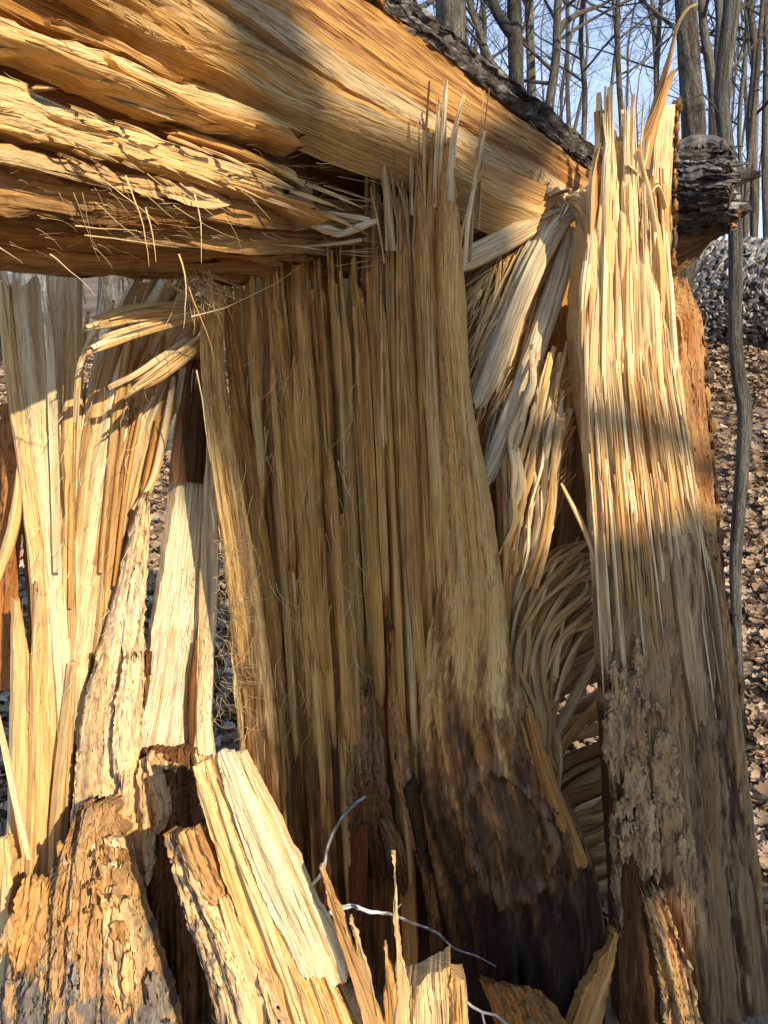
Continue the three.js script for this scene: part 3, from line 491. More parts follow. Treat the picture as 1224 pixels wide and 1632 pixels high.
// the round back of the trunk under its bark
part('bark', ribbon({ a: logEdge.map(([x, y, d]) => [x, y - 4, d + 0.02]), b: [[-60, 415, 1.30], [60, 415, 1.37], [180, 414, 1.45], [300, 410, 1.52], [400, 404, 1.58], [520, 396, 1.64], [640, 386, 1.68], [760, 365, 1.72]], flip: true, bulge: 0.22, style: 'rot', th: 0.02, nt: 40, tone: [C.barkd, C.bark] }), M.bark, fallen);
part('bark_edge', ribbon({ a: logEdge.map(([x, y, d], i) => [x + 20, y - 27 + i * 1.2, d + 0.06]), b: logEdge.map(([x, y, d]) => [x - 3, y + 3, d - 0.004]), style: 'rot', amp: 0.9, ej: 0.008, th: 0.03, dx: 0.003, dy: 0.008, tone: [C.barkd, C.bark], seed: 71, paint: (c, u, t, x, y) => { const n = N2(x * 60, y * 22) + 0.6 * N2(x * 160, y * 90); let k = mixc(c, [0.36, 0.34, 0.29], sst(0.35, 0.6, n) * (t < 0.7 ? 1 : 0)); return t > 0.8 ? mixc(k, C.rust, sst(-0.2, 0.1, N2(x * 40, y * 40))) : k; } }), M.bark, fallen);
{ const r = rng(71); // bark scales proud of the rim
  for (let k = 0; k < 34; k++) { const u = (k + r()) / 34, f = u * (logEdge.length - 1), i = Math.min(logEdge.length - 2, Math.floor(f)), q = logEdge[i].map((v, j) => mix(v, logEdge[i + 1][j], f - i)), o = 2 + 19 * r(), l = 10 + 34 * r() * r(), w = 3 + 6 * r();
    part('bark_plate', ribbon({ c: [[q[0] + o * 0.7 - l * 0.4, q[1] - o - l * 0.33, q[2] + 0.02 + o * 0.0018, w * 0.7], [q[0] + o * 0.7, q[1] - o, q[2] + 0.008 + o * 0.0018, w], [q[0] + o * 0.7 + l * 0.4, q[1] - o + l * 0.35, q[2] + 0.02 + o * 0.0018, w * 0.6]], nt: 4, nu: 6, ej: 0.003, th: 0.012, j0: 0.008, j1: 0.008, tone: r() < 0.22 ? [C.bark, C.lichen] : [C.barkd, [0.17, 0.13, 0.095]], style: 'rot', amp: 0.3 }), M.bark, fallen); } }
// needles of the break, pointing back into the dark of the trunk
{ const r = rng(72);
  for (let k = 0; k < 52; k++) { const y0 = 225 + 190 * r(), x0 = 640 + 30 * r(), l = 60 + 120 * r() * (1 - Math.abs(y0 - 310) / 190), a = -0.42 + 0.5 * ((y0 - 225) / 190) + (r() - 0.5) * 0.35, D = 1.52 + 0.08 * r() , w = 1.8 + 5 * r() * r() * r();
    part('splinter', ribbon({ c: [[x0, y0, D, w], [x0 - l * 0.5 * Math.cos(a), y0 + l * 0.5 * Math.sin(a), D - 0.06, w * 0.8], [x0 - l * Math.cos(a), y0 + l * Math.sin(a) + 6 * (r() - 0.5), D - 0.13, 0.8]], nt: 3, nu: 9, ej: 0, th: 0.003, style: 'sliver', amp: 0.6, tone: r() < 0.5 ? [C.tan, C.gold] : [C.ash, C.pale] }), M.wood, fallen); }
  for (let k = 0; k < 26; k++) { const x0 = 20 + 520 * r(), u = r(), y0 = 130 + x0 * 0.32 + 120 * u * (1 - x0 / 900), l = 30 + 80 * r(), D = logD(x0) - 0.018, a = 0.30 + 0.12 * r();
    part('splinter', ribbon({ c: [[x0, y0, D + 0.02, 4 + 5 * r()], [x0 + l * 0.5, y0 + l * 0.5 * a, D, 4 + 4 * r()], [x0 + l, y0 + l * a + 4, logD(x0 + l) - 0.03, 0.8]], nt: 3, nu: 8, ej: 0, th: 0.003, style: 'sliver', tone: [C.gold, C.pale] }), M.wood, fallen); }
  // the loose end wisp in the dark
  for (const c of [[[590, 352, 1.40, 12], [560, 345, 1.37, 10], [532, 340, 1.34, 5], [520, 336, 1.33, 1]], [[600, 352, 1.38, 9], [575, 360, 1.36, 13], [545, 374, 1.33, 8], [528, 376, 1.32, 2]], [[545, 372, 1.36, 14], [520, 366, 1.34, 18], [495, 362, 1.33, 4]], [[575, 383, 1.38, 8], [500, 392, 1.35, 5], [442, 391, 1.33, 1]]])
    part('splinter', ribbon({ c, nt: 5, ej: 0.001, th: 0.003, bulge: 0.004, style: 'sliver', tone: [C.ash, C.pale] }), M.wood, fallen);
  const h = [];
  for (let k = 0; k < 150; k++) { const x = 10 + 520 * r(), y = 250 + 150 * r() + (r() < 0.3 ? -20 : 0), d = logD(x) - 0.02; h.push(hair(x, y, d + 0.01 + Math.max(0, y - 300) * 0.0004, (r() - 0.5) * 0.9 + 0.22, 14 + 70 * r() * r(), (r() - 0.5) * 1.8, 0.6 + 0.9 * r() * r(), r() < 0.6 ? C.pale : C.tan, -0.03 * r())); }
  for (let k = 0; k < 16; k++) { const x = 60 + 320 * r(), y = 270 + 60 * r(); h.push(hair(x, y, logD(x) - 0.01, 0.4 + 1.0 * r(), 40 + 80 * r(), (r() - 0.5) * 1.2, 1.3 + r(), C.pale, -0.03)); }
  for (const [x, y, a, l, c] of [[200, 280, 1.2, 150, 0.2], [232, 330, 1.35, 90, -0.1], [310, 310, 1.3, 110, 0.5], [285, 405, 1.25, 120, 0.1], [0, 395, 0.6, 45, 0], [80, 405, 0.65, 100, 0.1], [120, 360, 0.1, 110, 0.1], [135, 375, 0.12, 150, 0.1], [150, 280, 0.5, 130, 0.3]]) h.push(hair(x, y, logD(x) - 0.02, a, l, c, 2.6, C.pale, -0.02));
  part('fibres', mergeGeometries(h), M.plain, fallen, 'stuff'); }

// ------------------------------------------------------------------ the stump
const stump = thing('broken_stump', 'tall shattered stump of splintered golden wood, dark and rotten at its foot', 'tree stump', V(0.05, 0, -1.5));
const sv = (c, o = {}) => part(o.name ?? 'splinter', ribbon({ c, style: 'sliver', ej: 0.0008, dy: 0.018, dx: 0.0032, tone: o.tone ?? pick([[C.gold, C.pale], [C.tan, C.gold], [C.gold, C.gold], [C.orange, C.gold]]), tilt: o.tilt ?? rr(-0.7, 0.7), bulge: o.bulge ?? rr(0, 0.004), ...o }), o.mat ?? M.wood, stump);
const sheet = (name, o, m) => part(name, ribbon(o), m ?? M.wood, stump);

// --- the middle wall: a sheet behind, and the slivers standing before it
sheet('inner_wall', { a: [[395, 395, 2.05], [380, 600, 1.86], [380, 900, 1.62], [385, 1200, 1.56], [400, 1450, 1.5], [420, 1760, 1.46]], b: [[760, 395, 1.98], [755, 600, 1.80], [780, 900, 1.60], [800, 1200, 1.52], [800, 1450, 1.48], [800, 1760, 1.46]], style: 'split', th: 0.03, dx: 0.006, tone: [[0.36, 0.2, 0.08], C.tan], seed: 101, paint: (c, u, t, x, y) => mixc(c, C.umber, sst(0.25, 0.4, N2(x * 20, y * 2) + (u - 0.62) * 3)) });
const midTone = [[[0.70, 0.385, 0.105], [0.80, 0.52, 0.20]], [[0.50, 0.225, 0.05], [0.66, 0.35, 0.09]], [[0.58, 0.27, 0.06], [0.72, 0.40, 0.11]], [[0.46, 0.22, 0.06], [0.70, 0.39, 0.11]], [[0.68, 0.36, 0.095], [0.78, 0.47, 0.155]]];
const footPaint = (k, s) => (c, u, t, x, y) => mixc(mixc(c, C.brown, sst(0.0, 0.18, N2(x * 30 + s, y * 3) * 0.35 + 0.25 * N2(x * 120, y * 12 - s) + (u - k) * 2.2)), C.umber, sst(0.0, 0.2, N2(x * 26 - s, y * 4) * 0.4 + 0.2 * N2(x * 140, y * 20) + (u - k - 0.16) * 2.2));
const mid = [
  [[[345, 425, 1.50, 24], [336, 560, 1.49, 30], [352, 720, 1.47, 36], [382, 920, 1.45, 46], [405, 1120, 1.44, 58], [425, 1420, 1.42, 74], [440, 1700, 1.41, 80]], 0.06],
  [[[362, 440, 1.52, 14], [372, 560, 1.51, 22], [392, 720, 1.50, 28], [420, 920, 1.48, 34], [445, 1150, 1.46, 40], [465, 1430, 1.44, 46], [475, 1700, 1.43, 50]], 0.08],
  [[[422, 372, 1.50, 16], [432, 500, 1.50, 26], [448, 650, 1.49, 32], [470, 880, 1.47, 44], [492, 1150, 1.45, 52], [508, 1430, 1.44, 54], [520, 1700, 1.43, 56]], 0.10],
  [[[471, 336, 1.47, 3], [474, 400, 1.47, 18], [478, 520, 1.47, 27], [490, 660, 1.47, 30], [500, 820, 1.46, 30], [515, 1100, 1.45, 34], [535, 1400, 1.44, 36]], 0.0],
  [[[518, 392, 1.58, 26], [528, 480, 1.57, 32], [536, 560, 1.56, 26], [544, 620, 1.56, 8]], 0.03],
  [[[540, 520, 1.55, 18], [548, 720, 1.53, 24], [560, 950, 1.51, 28], [575, 1200, 1.48, 34], [585, 1450, 1.46, 40], [590, 1700, 1.45, 44]], 0.12],
  [[[572, 370, 1.57, 22], [576, 520, 1.55, 28], [588, 700, 1.53, 26], [600, 950, 1.50, 30], [612, 1200, 1.48, 36], [625, 1450, 1.46, 40], [632, 1700, 1.45, 44]], 0.10],
  [[[598, 300, 1.50, 8], [606, 420, 1.50, 24], [616, 600, 1.49, 28], [628, 800, 1.48, 32], [640, 1050, 1.46, 40], [655, 1260, 1.45, 40]], 0.08],
  [[[640, 225, 1.46, 6], [646, 360, 1.46, 20], [652, 520, 1.46, 30], [662, 720, 1.45, 34], [672, 950, 1.44, 36], [688, 1150, 1.43, 36]], 0.10],
  [[[664, 200, 1.45, 5], [668, 360, 1.45, 18], [674, 560, 1.45, 24], [688, 800, 1.44, 28], [700, 1020, 1.43, 30]], 0.10],
  [[[690, 210, 1.44, 5], [688, 380, 1.44, 16], [694, 600, 1.44, 22], [708, 850, 1.43, 26], [718, 1020, 1.43, 26]], 0.10],
];
mid.forEach(([c, j], i) => sv(c, { j0: j * 2, tone: midTone[i % 5], th: 0.010, bulge: 0.0015, style: { ...STY.sliver, med: 0.0016, ledge: 0.004, crack: 0.004 }, paint: c[c.length - 1][1] > 1300 ? footPaint(0.66, i) : footPaint(0.9, i), tilt: [0.3, -0.2, 0.5, 0.1, -0.3, 0.4, -0.4, 0.3, -0.3, 0.5, -0.2][i] }));
{ // secondary slivers among them
  const r = rng(303), cx = (x0, y) => x0 + (y - 430) * mix(0.085, 0.035, (x0 - 330) / 400);
  for (let k = 0; k < 62; k++) {
    const x0 = 338 + 290 * r(), tall = r() < 0.35, y0 = tall ? 385 + 110 * r() : 470 + 420 * r() ** 1.3, L = 160 + 560 * r(), w = 5 + 13 * r() * r() + 3, D = 1.53 - (x0 - 340) * 0.0001 + 0.09 * (r() - 0.6), w2 = w * (0.8 + 0.7 * r());
    const p = y => cx(x0, y);
    sv([[p(y0), y0, D, w * 0.25], [p(y0 + 40), y0 + 40, D, w], [p(y0 + L * 0.5) + 4 * (r() - 0.5), y0 + L * 0.5, D - 0.02, w2], [p(y0 + L), y0 + L, D - 0.02 - L * 0.00004, w2 * 0.8], [p(y0 + L + 70), y0 + L + 70, D + 0.05, 0.8]], { j0: 0.03, th: 0.006, tone: midTone[Math.floor(r() * 5)] });
  }
  // tall needles left of the pale column
  for (let k = 0; k < 84; k++) {
    const x0 = 588 + 122 * r(), y0 = 190 + 200 * r() + (x0 < 630 ? 60 : 0), L = 350 + 550 * r(), w = 3.5 + 7 * r(), D = 1.45 + 0.07 * (r() - 0.35) + (708 - x0) * 0.0003, lean = (x0 - 650) * 0.05 + 6 * (r() - 0.5);
    sv([[x0 + lean, y0, D, 0.9], [x0 + lean * 0.5, y0 + 70, D, w * 0.7], [x0 + 6, y0 + L * 0.5, D - 0.005, w], [x0 + 16 + L * 0.02, y0 + L, D + 0.01, w * 0.8]], { j0: 0, th: 0.006, tone: r() < 0.7 ? midTone[Math.floor(r() * 5)] : [C.gold, C.pale], nt: 3 });
  }
  for (let k = 0; k < 46; k++) { // bare needle points before the dark under the log
    const x0 = 400 + 210 * r(), y0 = 345 + 150 * r(), L = 140 + 300 * r(), w = 4 + 9 * r(), D = 1.475 + 0.05 * r();
    sv([[x0 - 3, y0, D - 0.01, 0.7], [x0, y0 + 55, D, w * 0.55], [x0 + 7, y0 + L * 0.55, D, w], [x0 + 14, y0 + L, D + 0.03, w * 0.6]], { j0: 0, th: 0.004, nt: 3, tone: midTone[Math.floor(r() * 5)] }); }
  for (let k = 0; k < 26; k++) { // leaning hair needles by the tips
    const x0 = 605 + 160 * r(), b = 330 + 90 * r(), l = 60 + 150 * r(), ln = (x0 - 690) * 0.35 + 40 * (r() - 0.5);
    sv([[x0, b, 1.45, 3.5], [x0 + ln * 0.4, b - l * 0.5, 1.44, 2.6], [x0 + ln, b - l, 1.42, 0.7]], { nt: 3, nu: 9, th: 0.002, tone: [C.tan, C.pale] });
  }
  for (const c of [[[712, 128, 1.43, 2], [708, 180, 1.43, 9], [704, 260, 1.43, 11], [700, 380, 1.43, 10]], [[700, 150, 1.43, 2], [697, 220, 1.43, 8], [694, 330, 1.43, 9]], [[773, 208, 1.41, 1], [760, 270, 1.42, 4], [745, 350, 1.43, 6], [738, 430, 1.43, 6]], [[740, 150, 1.41, 1], [728, 190, 1.41, 4], [716, 260, 1.41, 10], [714, 320, 1.41, 14]], [[586, 178, 1.42, 1], [606, 230, 1.43, 5], [618, 300, 1.44, 9], [628, 400, 1.45, 10]]])
    sv(c, { tone: [C.pale, C.cream], th: 0.004, nt: 4 });
}
function fine(list) { part('fine_splinters', mergeGeometries(list), M.wood, stump, 'stuff'); }
const fs = (c, tone) => ribbon({ c, style: 'sliver', nt: 2, nu: 12, ej: 0, th: 0.003, tilt: rr(-1.2, 1.2), tone });
// pale hairy column, running down into the dark foot with the overgrown knot
const knot = { u: 0.765, t: 0.60 };
sheet('pale_column', { a: [[708, 215, 1.43], [698, 320, 1.43], [697, 460, 1.43], [702, 620, 1.43], [704, 780, 1.43], [696, 930, 1.43], [668, 1090, 1.43], [668, 1240, 1.41], [688, 1400, 1.38], [704, 1560, 1.36], [712, 1760, 1.35]], b: [[716, 215, 1.43], [726, 320, 1.425], [733, 460, 1.42], [744, 620, 1.42], [772, 780, 1.41], [794, 920, 1.405], [812, 1050, 1.40], [838, 1150, 1.385], [878, 1250, 1.37], [925, 1330, 1.35], [958, 1430, 1.34], [968, 1760, 1.33]], style: { fine: 0.0012, med: 0.0022, ledge: 0.004, crack: 0.0035, rough: 0.0010, holes: 0 }, j0: 0.06, bulge: 0.028, th: 0.05, dx: 0.0030, dy: 0.009, nu: 170, seed: 137, tone: [[0.62, 0.325, 0.085], [0.80, 0.48, 0.165]],
  shape: (u, t, x, y) => { const du = (u - knot.u) / 0.078, dt = (t - knot.t) / 0.27, d = Math.hypot(du, dt) + 0.10 * N2(u * 24, t * 9); const lo = sst(0.5, 0.7, u); return lo * (0.02 * (1 - (2 * t - 1) ** 2) + 0.006 * N2(x * 26, y * 7) + 0.005 * (1 - 2 * Math.abs(N2(x * 60, y * 9))) + 0.003 * N2(x * 120, y * 44)) + 0.016 * Math.exp(-(((d - 1) / 0.10) ** 2)) - (d < 1 ? 0.014 * (1 - sst(0.85, 1, d)) : 0) + 0.018 * (1 - sst(0, 0.9, d)) + 0.012 * Math.exp(-(((u - 0.60) / 0.035) ** 2 + ((t - 0.66) / 0.16) ** 2)); },
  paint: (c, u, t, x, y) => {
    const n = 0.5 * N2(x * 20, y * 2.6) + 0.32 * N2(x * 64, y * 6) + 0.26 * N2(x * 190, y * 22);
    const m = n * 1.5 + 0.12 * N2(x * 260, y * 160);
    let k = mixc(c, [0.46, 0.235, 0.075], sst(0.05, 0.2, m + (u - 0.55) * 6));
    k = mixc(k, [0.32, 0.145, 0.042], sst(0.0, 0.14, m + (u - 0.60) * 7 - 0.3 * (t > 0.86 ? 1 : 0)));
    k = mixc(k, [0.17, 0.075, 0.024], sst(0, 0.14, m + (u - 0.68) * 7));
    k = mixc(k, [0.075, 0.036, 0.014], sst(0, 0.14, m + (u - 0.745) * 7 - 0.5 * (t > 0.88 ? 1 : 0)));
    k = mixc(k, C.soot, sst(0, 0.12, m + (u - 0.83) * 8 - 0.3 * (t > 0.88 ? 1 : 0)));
    const d = Math.hypot((u - knot.u) / 0.078, (t - knot.t) / 0.27) + 0.10 * N2(u * 24, t * 9);
    if (d < 0.92) k = mixc(k, [0.125, 0.066, 0.03], sst(-0.1, 0.15, m)); else if (d < 1.12) k = mixc(k, [0.19, 0.10, 0.045], sst(-0.2, 0.1, m));
    return k; } }, M.rough);
for (const c of [[[838, 1120, 1.38, 6], [852, 1180, 1.37, 14], [872, 1250, 1.36, 22], [898, 1320, 1.345, 26], [930, 1400, 1.335, 24]], [[764, 1170, 1.335, 6], [766, 1195, 1.33, 14], [768, 1230, 1.33, 12]], [[830, 1140, 1.38, 4], [850, 1215, 1.37, 10], [872, 1290, 1.36, 10]]]) sv(c, { j0: 0.02, j1: 0.03, tone: [[0.34, 0.16, 0.05], C.orange], th: 0.012, mat: M.rough });
// rough crumbling wood left of the foot
for (const [c, t] of [[[[620, 980, 1.45, 18], [630, 1120, 1.435, 30], [640, 1230, 1.42, 30], [660, 1330, 1.41, 16], [672, 1390, 1.41, 5]], 1], [[[585, 1080, 1.455, 22], [595, 1220, 1.44, 40], [605, 1320, 1.43, 42], [612, 1420, 1.43, 30]], 0], [[[548, 1060, 1.46, 16], [556, 1200, 1.45, 32], [566, 1330, 1.44, 34], [572, 1560, 1.43, 36]], 0], [[[650, 1240, 1.40, 10], [668, 1340, 1.39, 20], [690, 1480, 1.37, 26], [710, 1660, 1.36, 26]], 2], [[[600, 1290, 1.42, 10], [625, 1340, 1.42, 30], [636, 1400, 1.42, 26], [640, 1440, 1.42, 10]], 0]])
  sv(c, { name: 'crumbling_wood', style: 'rot', amp: 0.7, j0: 0.04, j1: 0.04, th: 0.02, dx: 0.003, dy: 0.008, bulge: 0.008, tone: t === 1 ? [C.orange, C.tan] : t === 2 ? [C.soot, C.umber] : [[0.15, 0.085, 0.04], C.tan], mat: M.rot, paint: footPaint(t === 1 ? 0.9 : 0.45, t * 3) });
sv([[578, 1310, 1.41, 8], [572, 1360, 1.41, 22], [566, 1430, 1.41, 26], [566, 1480, 1.41, 12]], { name: 'rust_patch', tone: [[0.16, 0.045, 0.012], [0.24, 0.08, 0.02]], th: 0.006, mat: M.rough, j0: 0.02, j1: 0.02 });

// --- swirling torn fibres right of the middle
const br = (c, o = {}) => sv(c, { name: 'torn_strip', tilt: rr(-0.3, 0.3), th: 0.005, bulge: 0.006, tone: [C.gold, C.pale], ...o });
sheet('inner_wall', { a: [[735, 330, 1.86], [735, 600, 1.84], [770, 900, 1.78], [800, 1100, 1.74]], b: [[960, 330, 1.86], [950, 600, 1.84], [930, 800, 1.80], [880, 1040, 1.76]], style: 'split', th: 0.02, tone: [C.orange, C.tan], seed: 151, j1: 0.05, dx: 0.006 });
sheet('inner_board', { a: [[872, 480, 1.72], [862, 580, 1.71], [850, 700, 1.69], [842, 800, 1.68]], b: [[916, 480, 1.72], [918, 580, 1.71], [905, 700, 1.69], [890, 800, 1.68]], style: 'smooth', th: 0.02, bulge: 0.006, j0: 0.02, tone: [C.orange, C.gold], seed: 153 });
sheet('inner_board', { a: [[908, 560, 1.74], [905, 720, 1.72], [893, 860, 1.70], [878, 980, 1.70]], b: [[948, 560, 1.74], [950, 720, 1.72], [948, 860, 1.70], [945, 960, 1.70]], style: 'smooth', th: 0.02, j1: 0.03, tone: [[0.3, 0.17, 0.07], C.tan], seed: 155 });
// strips hanging from the hinge
br([[908, 338, 1.60, 24], [885, 352, 1.58, 44], [850, 412, 1.55, 46], [812, 500, 1.53, 46], [778, 590, 1.52, 44], [752, 655, 1.52, 30]], { j1: 0.03, th: 0.012, bulge: 0.012, tone: [C.ash, C.cream], tilt: 0.2, style: 'split', amp: 0.5 });
br([[912, 362, 1.60, 18], [896, 430, 1.57, 32], [868, 520, 1.54, 32], [838, 610, 1.52, 32], [805, 700, 1.50, 34], [768, 782, 1.49, 22]], { j1: 0.03, th: 0.012, bulge: 0.010, tone: [C.ash, C.cream], tilt: -0.1, style: 'split', amp: 0.5 });
br([[898, 338, 1.60, 10], [862, 352, 1.57, 22], [810, 378, 1.53, 30], [750, 408, 1.48, 30], [700, 430, 1.44, 20], [686, 436, 1.43, 12]], { j1: 0.03, th: 0.014, tone: [C.ash, C.pale], style: 'split', amp: 0.6, tilt: 0.3 });
br([[914, 365, 1.59, 8], [920, 410, 1.57, 16], [918, 455, 1.56, 14], [914, 488, 1.56, 14]], { j1: 0.012, tone: [C.pale, C.cream], tilt: 0.2 });
br([[880, 470, 1.58, 10], [866, 520, 1.56, 14], [856, 560, 1.55, 8], [852, 590, 1.55, 3]], { tone: [C.gold, C.cream] });
br([[895, 300, 1.66, 40], [885, 318, 1.63, 34], [900, 335, 1.61, 22]], { tone: [C.gold, C.pale], bulge: 0.01, j0: 0.02 });
br([[905, 318, 1.58, 8], [928, 326, 1.56, 24], [948, 372, 1.54, 28], [962, 440, 1.52, 26], [968, 520, 1.51, 12]], { tone: [C.tan, C.pale], bulge: 0.01, th: 0.008 });
br([[918, 338, 1.56, 8], [936, 372, 1.54, 16], [946, 440, 1.52, 18], [950, 540, 1.51, 18], [958, 640, 1.50, 8]], { tone: [C.orange, C.pale], th: 0.008 });
{ const r = rng(404);
  for (let k = 0; k < 58; k++) { // fine fan of slivers from the hinge
    const t = r(), ang = mix(0.05, 1.25, t), l = 120 + 260 * r() + (t > 0.5 ? 120 : 0), x0 = 880 - 60 * r() * (1 - t), y0 = 330 + 40 * r(), x1 = x0 - Math.cos(ang) * l * 0.85, y1 = y0 + Math.sin(ang) * l, w = 3 + 8 * r(), D = 1.60 + 0.10 * r();
    br([[x0, y0, D, w * 0.6], [mix(x0, x1, 0.4), mix(y0, y1, 0.36), D - 0.04, w], [mix(x0, x1, 0.75), mix(y0, y1, 0.72), D - 0.06, w], [x1, y1, D - 0.05, 0.8]], { nt: 3, tone: r() < 0.5 ? [C.gold, C.pale] : [C.ash, C.cream] }); }
  for (let k = 0; k < 46; k++) { // bundle behind, running down left
    const x0 = 800 + 80 * r(), y0 = 400 + 70 * r(), x1 = 742 + 55 * r(), y1 = 620 + 190 * r(), w = 4 + 8 * r(), D = 1.64 + 0.12 * r();
    br([[x0, y0, D, w * 0.6], [mix(x0, x1, 0.5) - 6, mix(y0, y1, 0.5), D, w], [x1, y1, D - 0.02, w * 0.8]], { nt: 3, tone: pick([[C.tan, C.gold], [C.gold, C.pale], [C.orange, C.gold]]) }); }
  // combed curtain that bends and narrows under the strips
  for (let k = 0; k < 92; k++) {
    const t = (k + r()) / 92, x0 = mix(792, 902, t), y0 = 650 + 110 * r() - 30 * t, D = 1.50 + 0.07 * t + 0.04 * r(), w = 4 + 8 * r();
    const x3 = mix(796, 846, t), y3 = 880 + 90 * (1 - t) + 40 * r();
    br([[x0, y0, D, 1.2], [mix(x0, x3, 0.22) + 5, mix(y0, y3, 0.3), D - 0.02, w], [mix(x0, x3, 0.62) + 6, mix(y0, y3, 0.66), D - 0.03, w], [x3, y3, D - 0.02, w * 0.8], [mix(806, 828, t), y3 + 80, D, 2]], { nt: 3, tone: pick([[C.gold, C.pale], [C.tan, C.gold], [C.gold, C.cream], [[0.34, 0.18, 0.06], C.gold]]), tilt: 1.4 * (r() - 0.5) }); }
  // shreds torn out round the hinge
  for (let k = 0; k < 64; k++) { const lft = k < 44, x0 = lft ? 850 + 60 * r() : 880 + 60 * r(), y0 = lft ? 322 + 26 * r() : 292 + 40 * r(), a = lft ? 2.6 + 0.75 * r() : 3.2 - 1.6 * r() * (r() < 0.5 ? 1 : -1), l = lft ? 40 + 110 * r() : 18 + 34 * r(), D = 1.60 + 0.08 * r(), w = 3 + 7 * r();
    br([[x0, y0, D + 0.02, w * 0.6], [x0 + Math.cos(a) * l * 0.5, y0 + Math.abs(Math.sin(a)) * l * 0.4 + 3, D - 0.02, w], [x0 + Math.cos(a) * l, y0 + Math.abs(Math.sin(a)) * l + 10 * r(), D - 0.045, 0.8]], { nt: 3, nu: 8, tone: pick([[C.gold, C.cream], [C.orange, C.pale], [C.pale, C.cream]]) }); }
  for (let k = 0; k < 70; k++) { // crumpled thin strands over the curtain
    const q = () => 16 * (r() - 0.5), t = r(), w = 2.5 + 5 * r(), D = 1.50 + 0.10 * r(), y0 = 540 + 150 * r();
    br([[mix(838, 905, t) + q(), y0, D, 1], [mix(830, 892, t) + q(), y0 + 60 + q(), D - 0.03, w], [mix(806, 884, t) + q(), y0 + 130 + q(), D - 0.02, w], [mix(812, 872, t) + q(), y0 + 200 + q(), D - 0.035, w], [mix(796, 852, t) + q(), y0 + 270 + q(), D - 0.02, 1]], { nt: 3, th: 0.003, tone: pick([[C.gold, C.cream], [C.gold, C.pale], [C.pale, C.cream], [C.orange, C.gold]]), tilt: 2 * (r() - 0.5) }); }
  for (let k = 0; k < 26; k++) { // and round the bow
    const q = () => 32 * (r() - 0.5), t = r(), w = 2.5 + 6 * r(), dd = -0.02 + 0.05 * r(), cut = r() < 0.5;
    const p = [[mix(935, 962, t) + q(), mix(858, 1000, t) + q(), 1.60 + 0.06 * t + dd, 1.2], [mix(898, 938, t) + q(), mix(885, 1015, t) + q(), 1.55 + 0.06 * t + dd, w], [mix(842, 900, t) + q(), mix(945, 1060, t) + q(), 1.515 + 0.06 * t + dd, w], [mix(824, 886, t) + q(), mix(1030, 1120, t) + q(), 1.495 + 0.06 * t + dd, w], [mix(838, 880, t) + q(), mix(1120, 1190, t) + q(), 1.49 + 0.05 * t + dd, w], [mix(860, 886, t) + q(), mix(1200, 1270, t) + q(), 1.50 + 0.04 * t + dd, 1.2]];
    br(cut ? p.slice(0, 4) : p, { nt: 3, th: 0.003, tone: pick([[C.gold, C.pale], [C.tan, C.gold], [C.gold, [0.82, 0.56, 0.25]]]), tilt: 2 * (r() - 0.5), j1: cut ? 0.03 : 0 }); }
  // the big bowed ribbons
  for (let k = 0; k < 30; k++) { const t = (k + 0.9 * r()) / 30, w = 9 + 16 * r() * r(), q = () => 30 * (r() - 0.5);
    br([[mix(930, 960, t) + q(), mix(862, 985, t) + q(), 1.60 + 0.06 * t, 3], [mix(896, 936, t) + q() * 0.6, mix(888, 1012, t) + q(), 1.555 + 0.06 * t + 0.04 * r(), w], [mix(845, 900, t) + q() * 0.5, mix(950, 1055, t) + q(), 1.52 + 0.06 * t + 0.04 * r(), w * 1.1], [mix(826, 884, t) + q() * 0.4, mix(1030, 1115, t) + q(), 1.50 + 0.06 * t + 0.02 * r(), w * 1.1], [mix(836, 876, t), mix(1120, 1185, t), 1.49 + 0.05 * t, w], [mix(856, 884, t) + q(), mix(1195, 1260, t) + q(), 1.50 + 0.04 * t, w * 0.5]], { nt: 8, th: 0.005, bulge: 0.001, style: { ...STY.sliver, med: 0.0022, fine: 0.0014 }, tone: pick([[C.gold, C.pale], [C.tan, C.pale], [C.tan, C.gold], [C.orange, C.gold]]), tilt: 1.3 * (r() - 0.5), j0: r() < 0.5 ? 0.03 : 0, j1: r() < 0.5 ? 0.05 : 0 }); }
  const gap = y => Math.abs(y - 1105) < 15 || Math.abs(y - 1188) < 14;
  for (let k = 0; k < 60; k++) { const w = 7 + 14 * r(), y = mix(1010, 1440, (k + r()) / 60), D = 1.64 + 0.12 * r(), sl = 20 + 50 * r(); if (gap(y)) continue;
    br([[992, y - sl * 0.9, D + 0.02, w * 0.8], [955, y - sl * 0.25, D, w], [918, y + sl * 0.1, D - 0.01, w], [884, y + sl * 0.7, D - 0.03, w * 0.8], [860, y + sl * 1.3, D - 0.06, 3]], { nt: 4, th: 0.008, tone: pick([[[0.34, 0.18, 0.06], C.tan], [C.tan, C.gold], [C.tan, C.pale]]), tilt: 1.8 * (r() - 0.5) }); }
  br([[958, 1040, 1.58, 6], [930, 1090, 1.57, 14], [905, 1140, 1.55, 15], [880, 1185, 1.53, 8]], { tone: [C.tan, C.pale], th: 0.008 });
  br([[962, 1110, 1.60, 6], [930, 1150, 1.58, 12], [900, 1190, 1.56, 12], [872, 1240, 1.53, 6]], { tone: [C.orange, C.gold], th: 0.008 });
  br([[895, 770, 1.50, 3], [912, 805, 1.48, 8], [935, 855, 1.46, 8], [948, 890, 1.45, 8]], { tone: [C.gold, C.cream], th: 0.003 });
  const h = []; for (let k = 0; k < 90; k++) h.push(hair(750 + 70 * r(), 420 + 200 * r(), 1.52, 1.85 + 0.3 * r(), 30 + 70 * r(), 0.4 * (r() - 0.5), 1.3, r() < 0.5 ? C.pale : C.gold, 0.0));
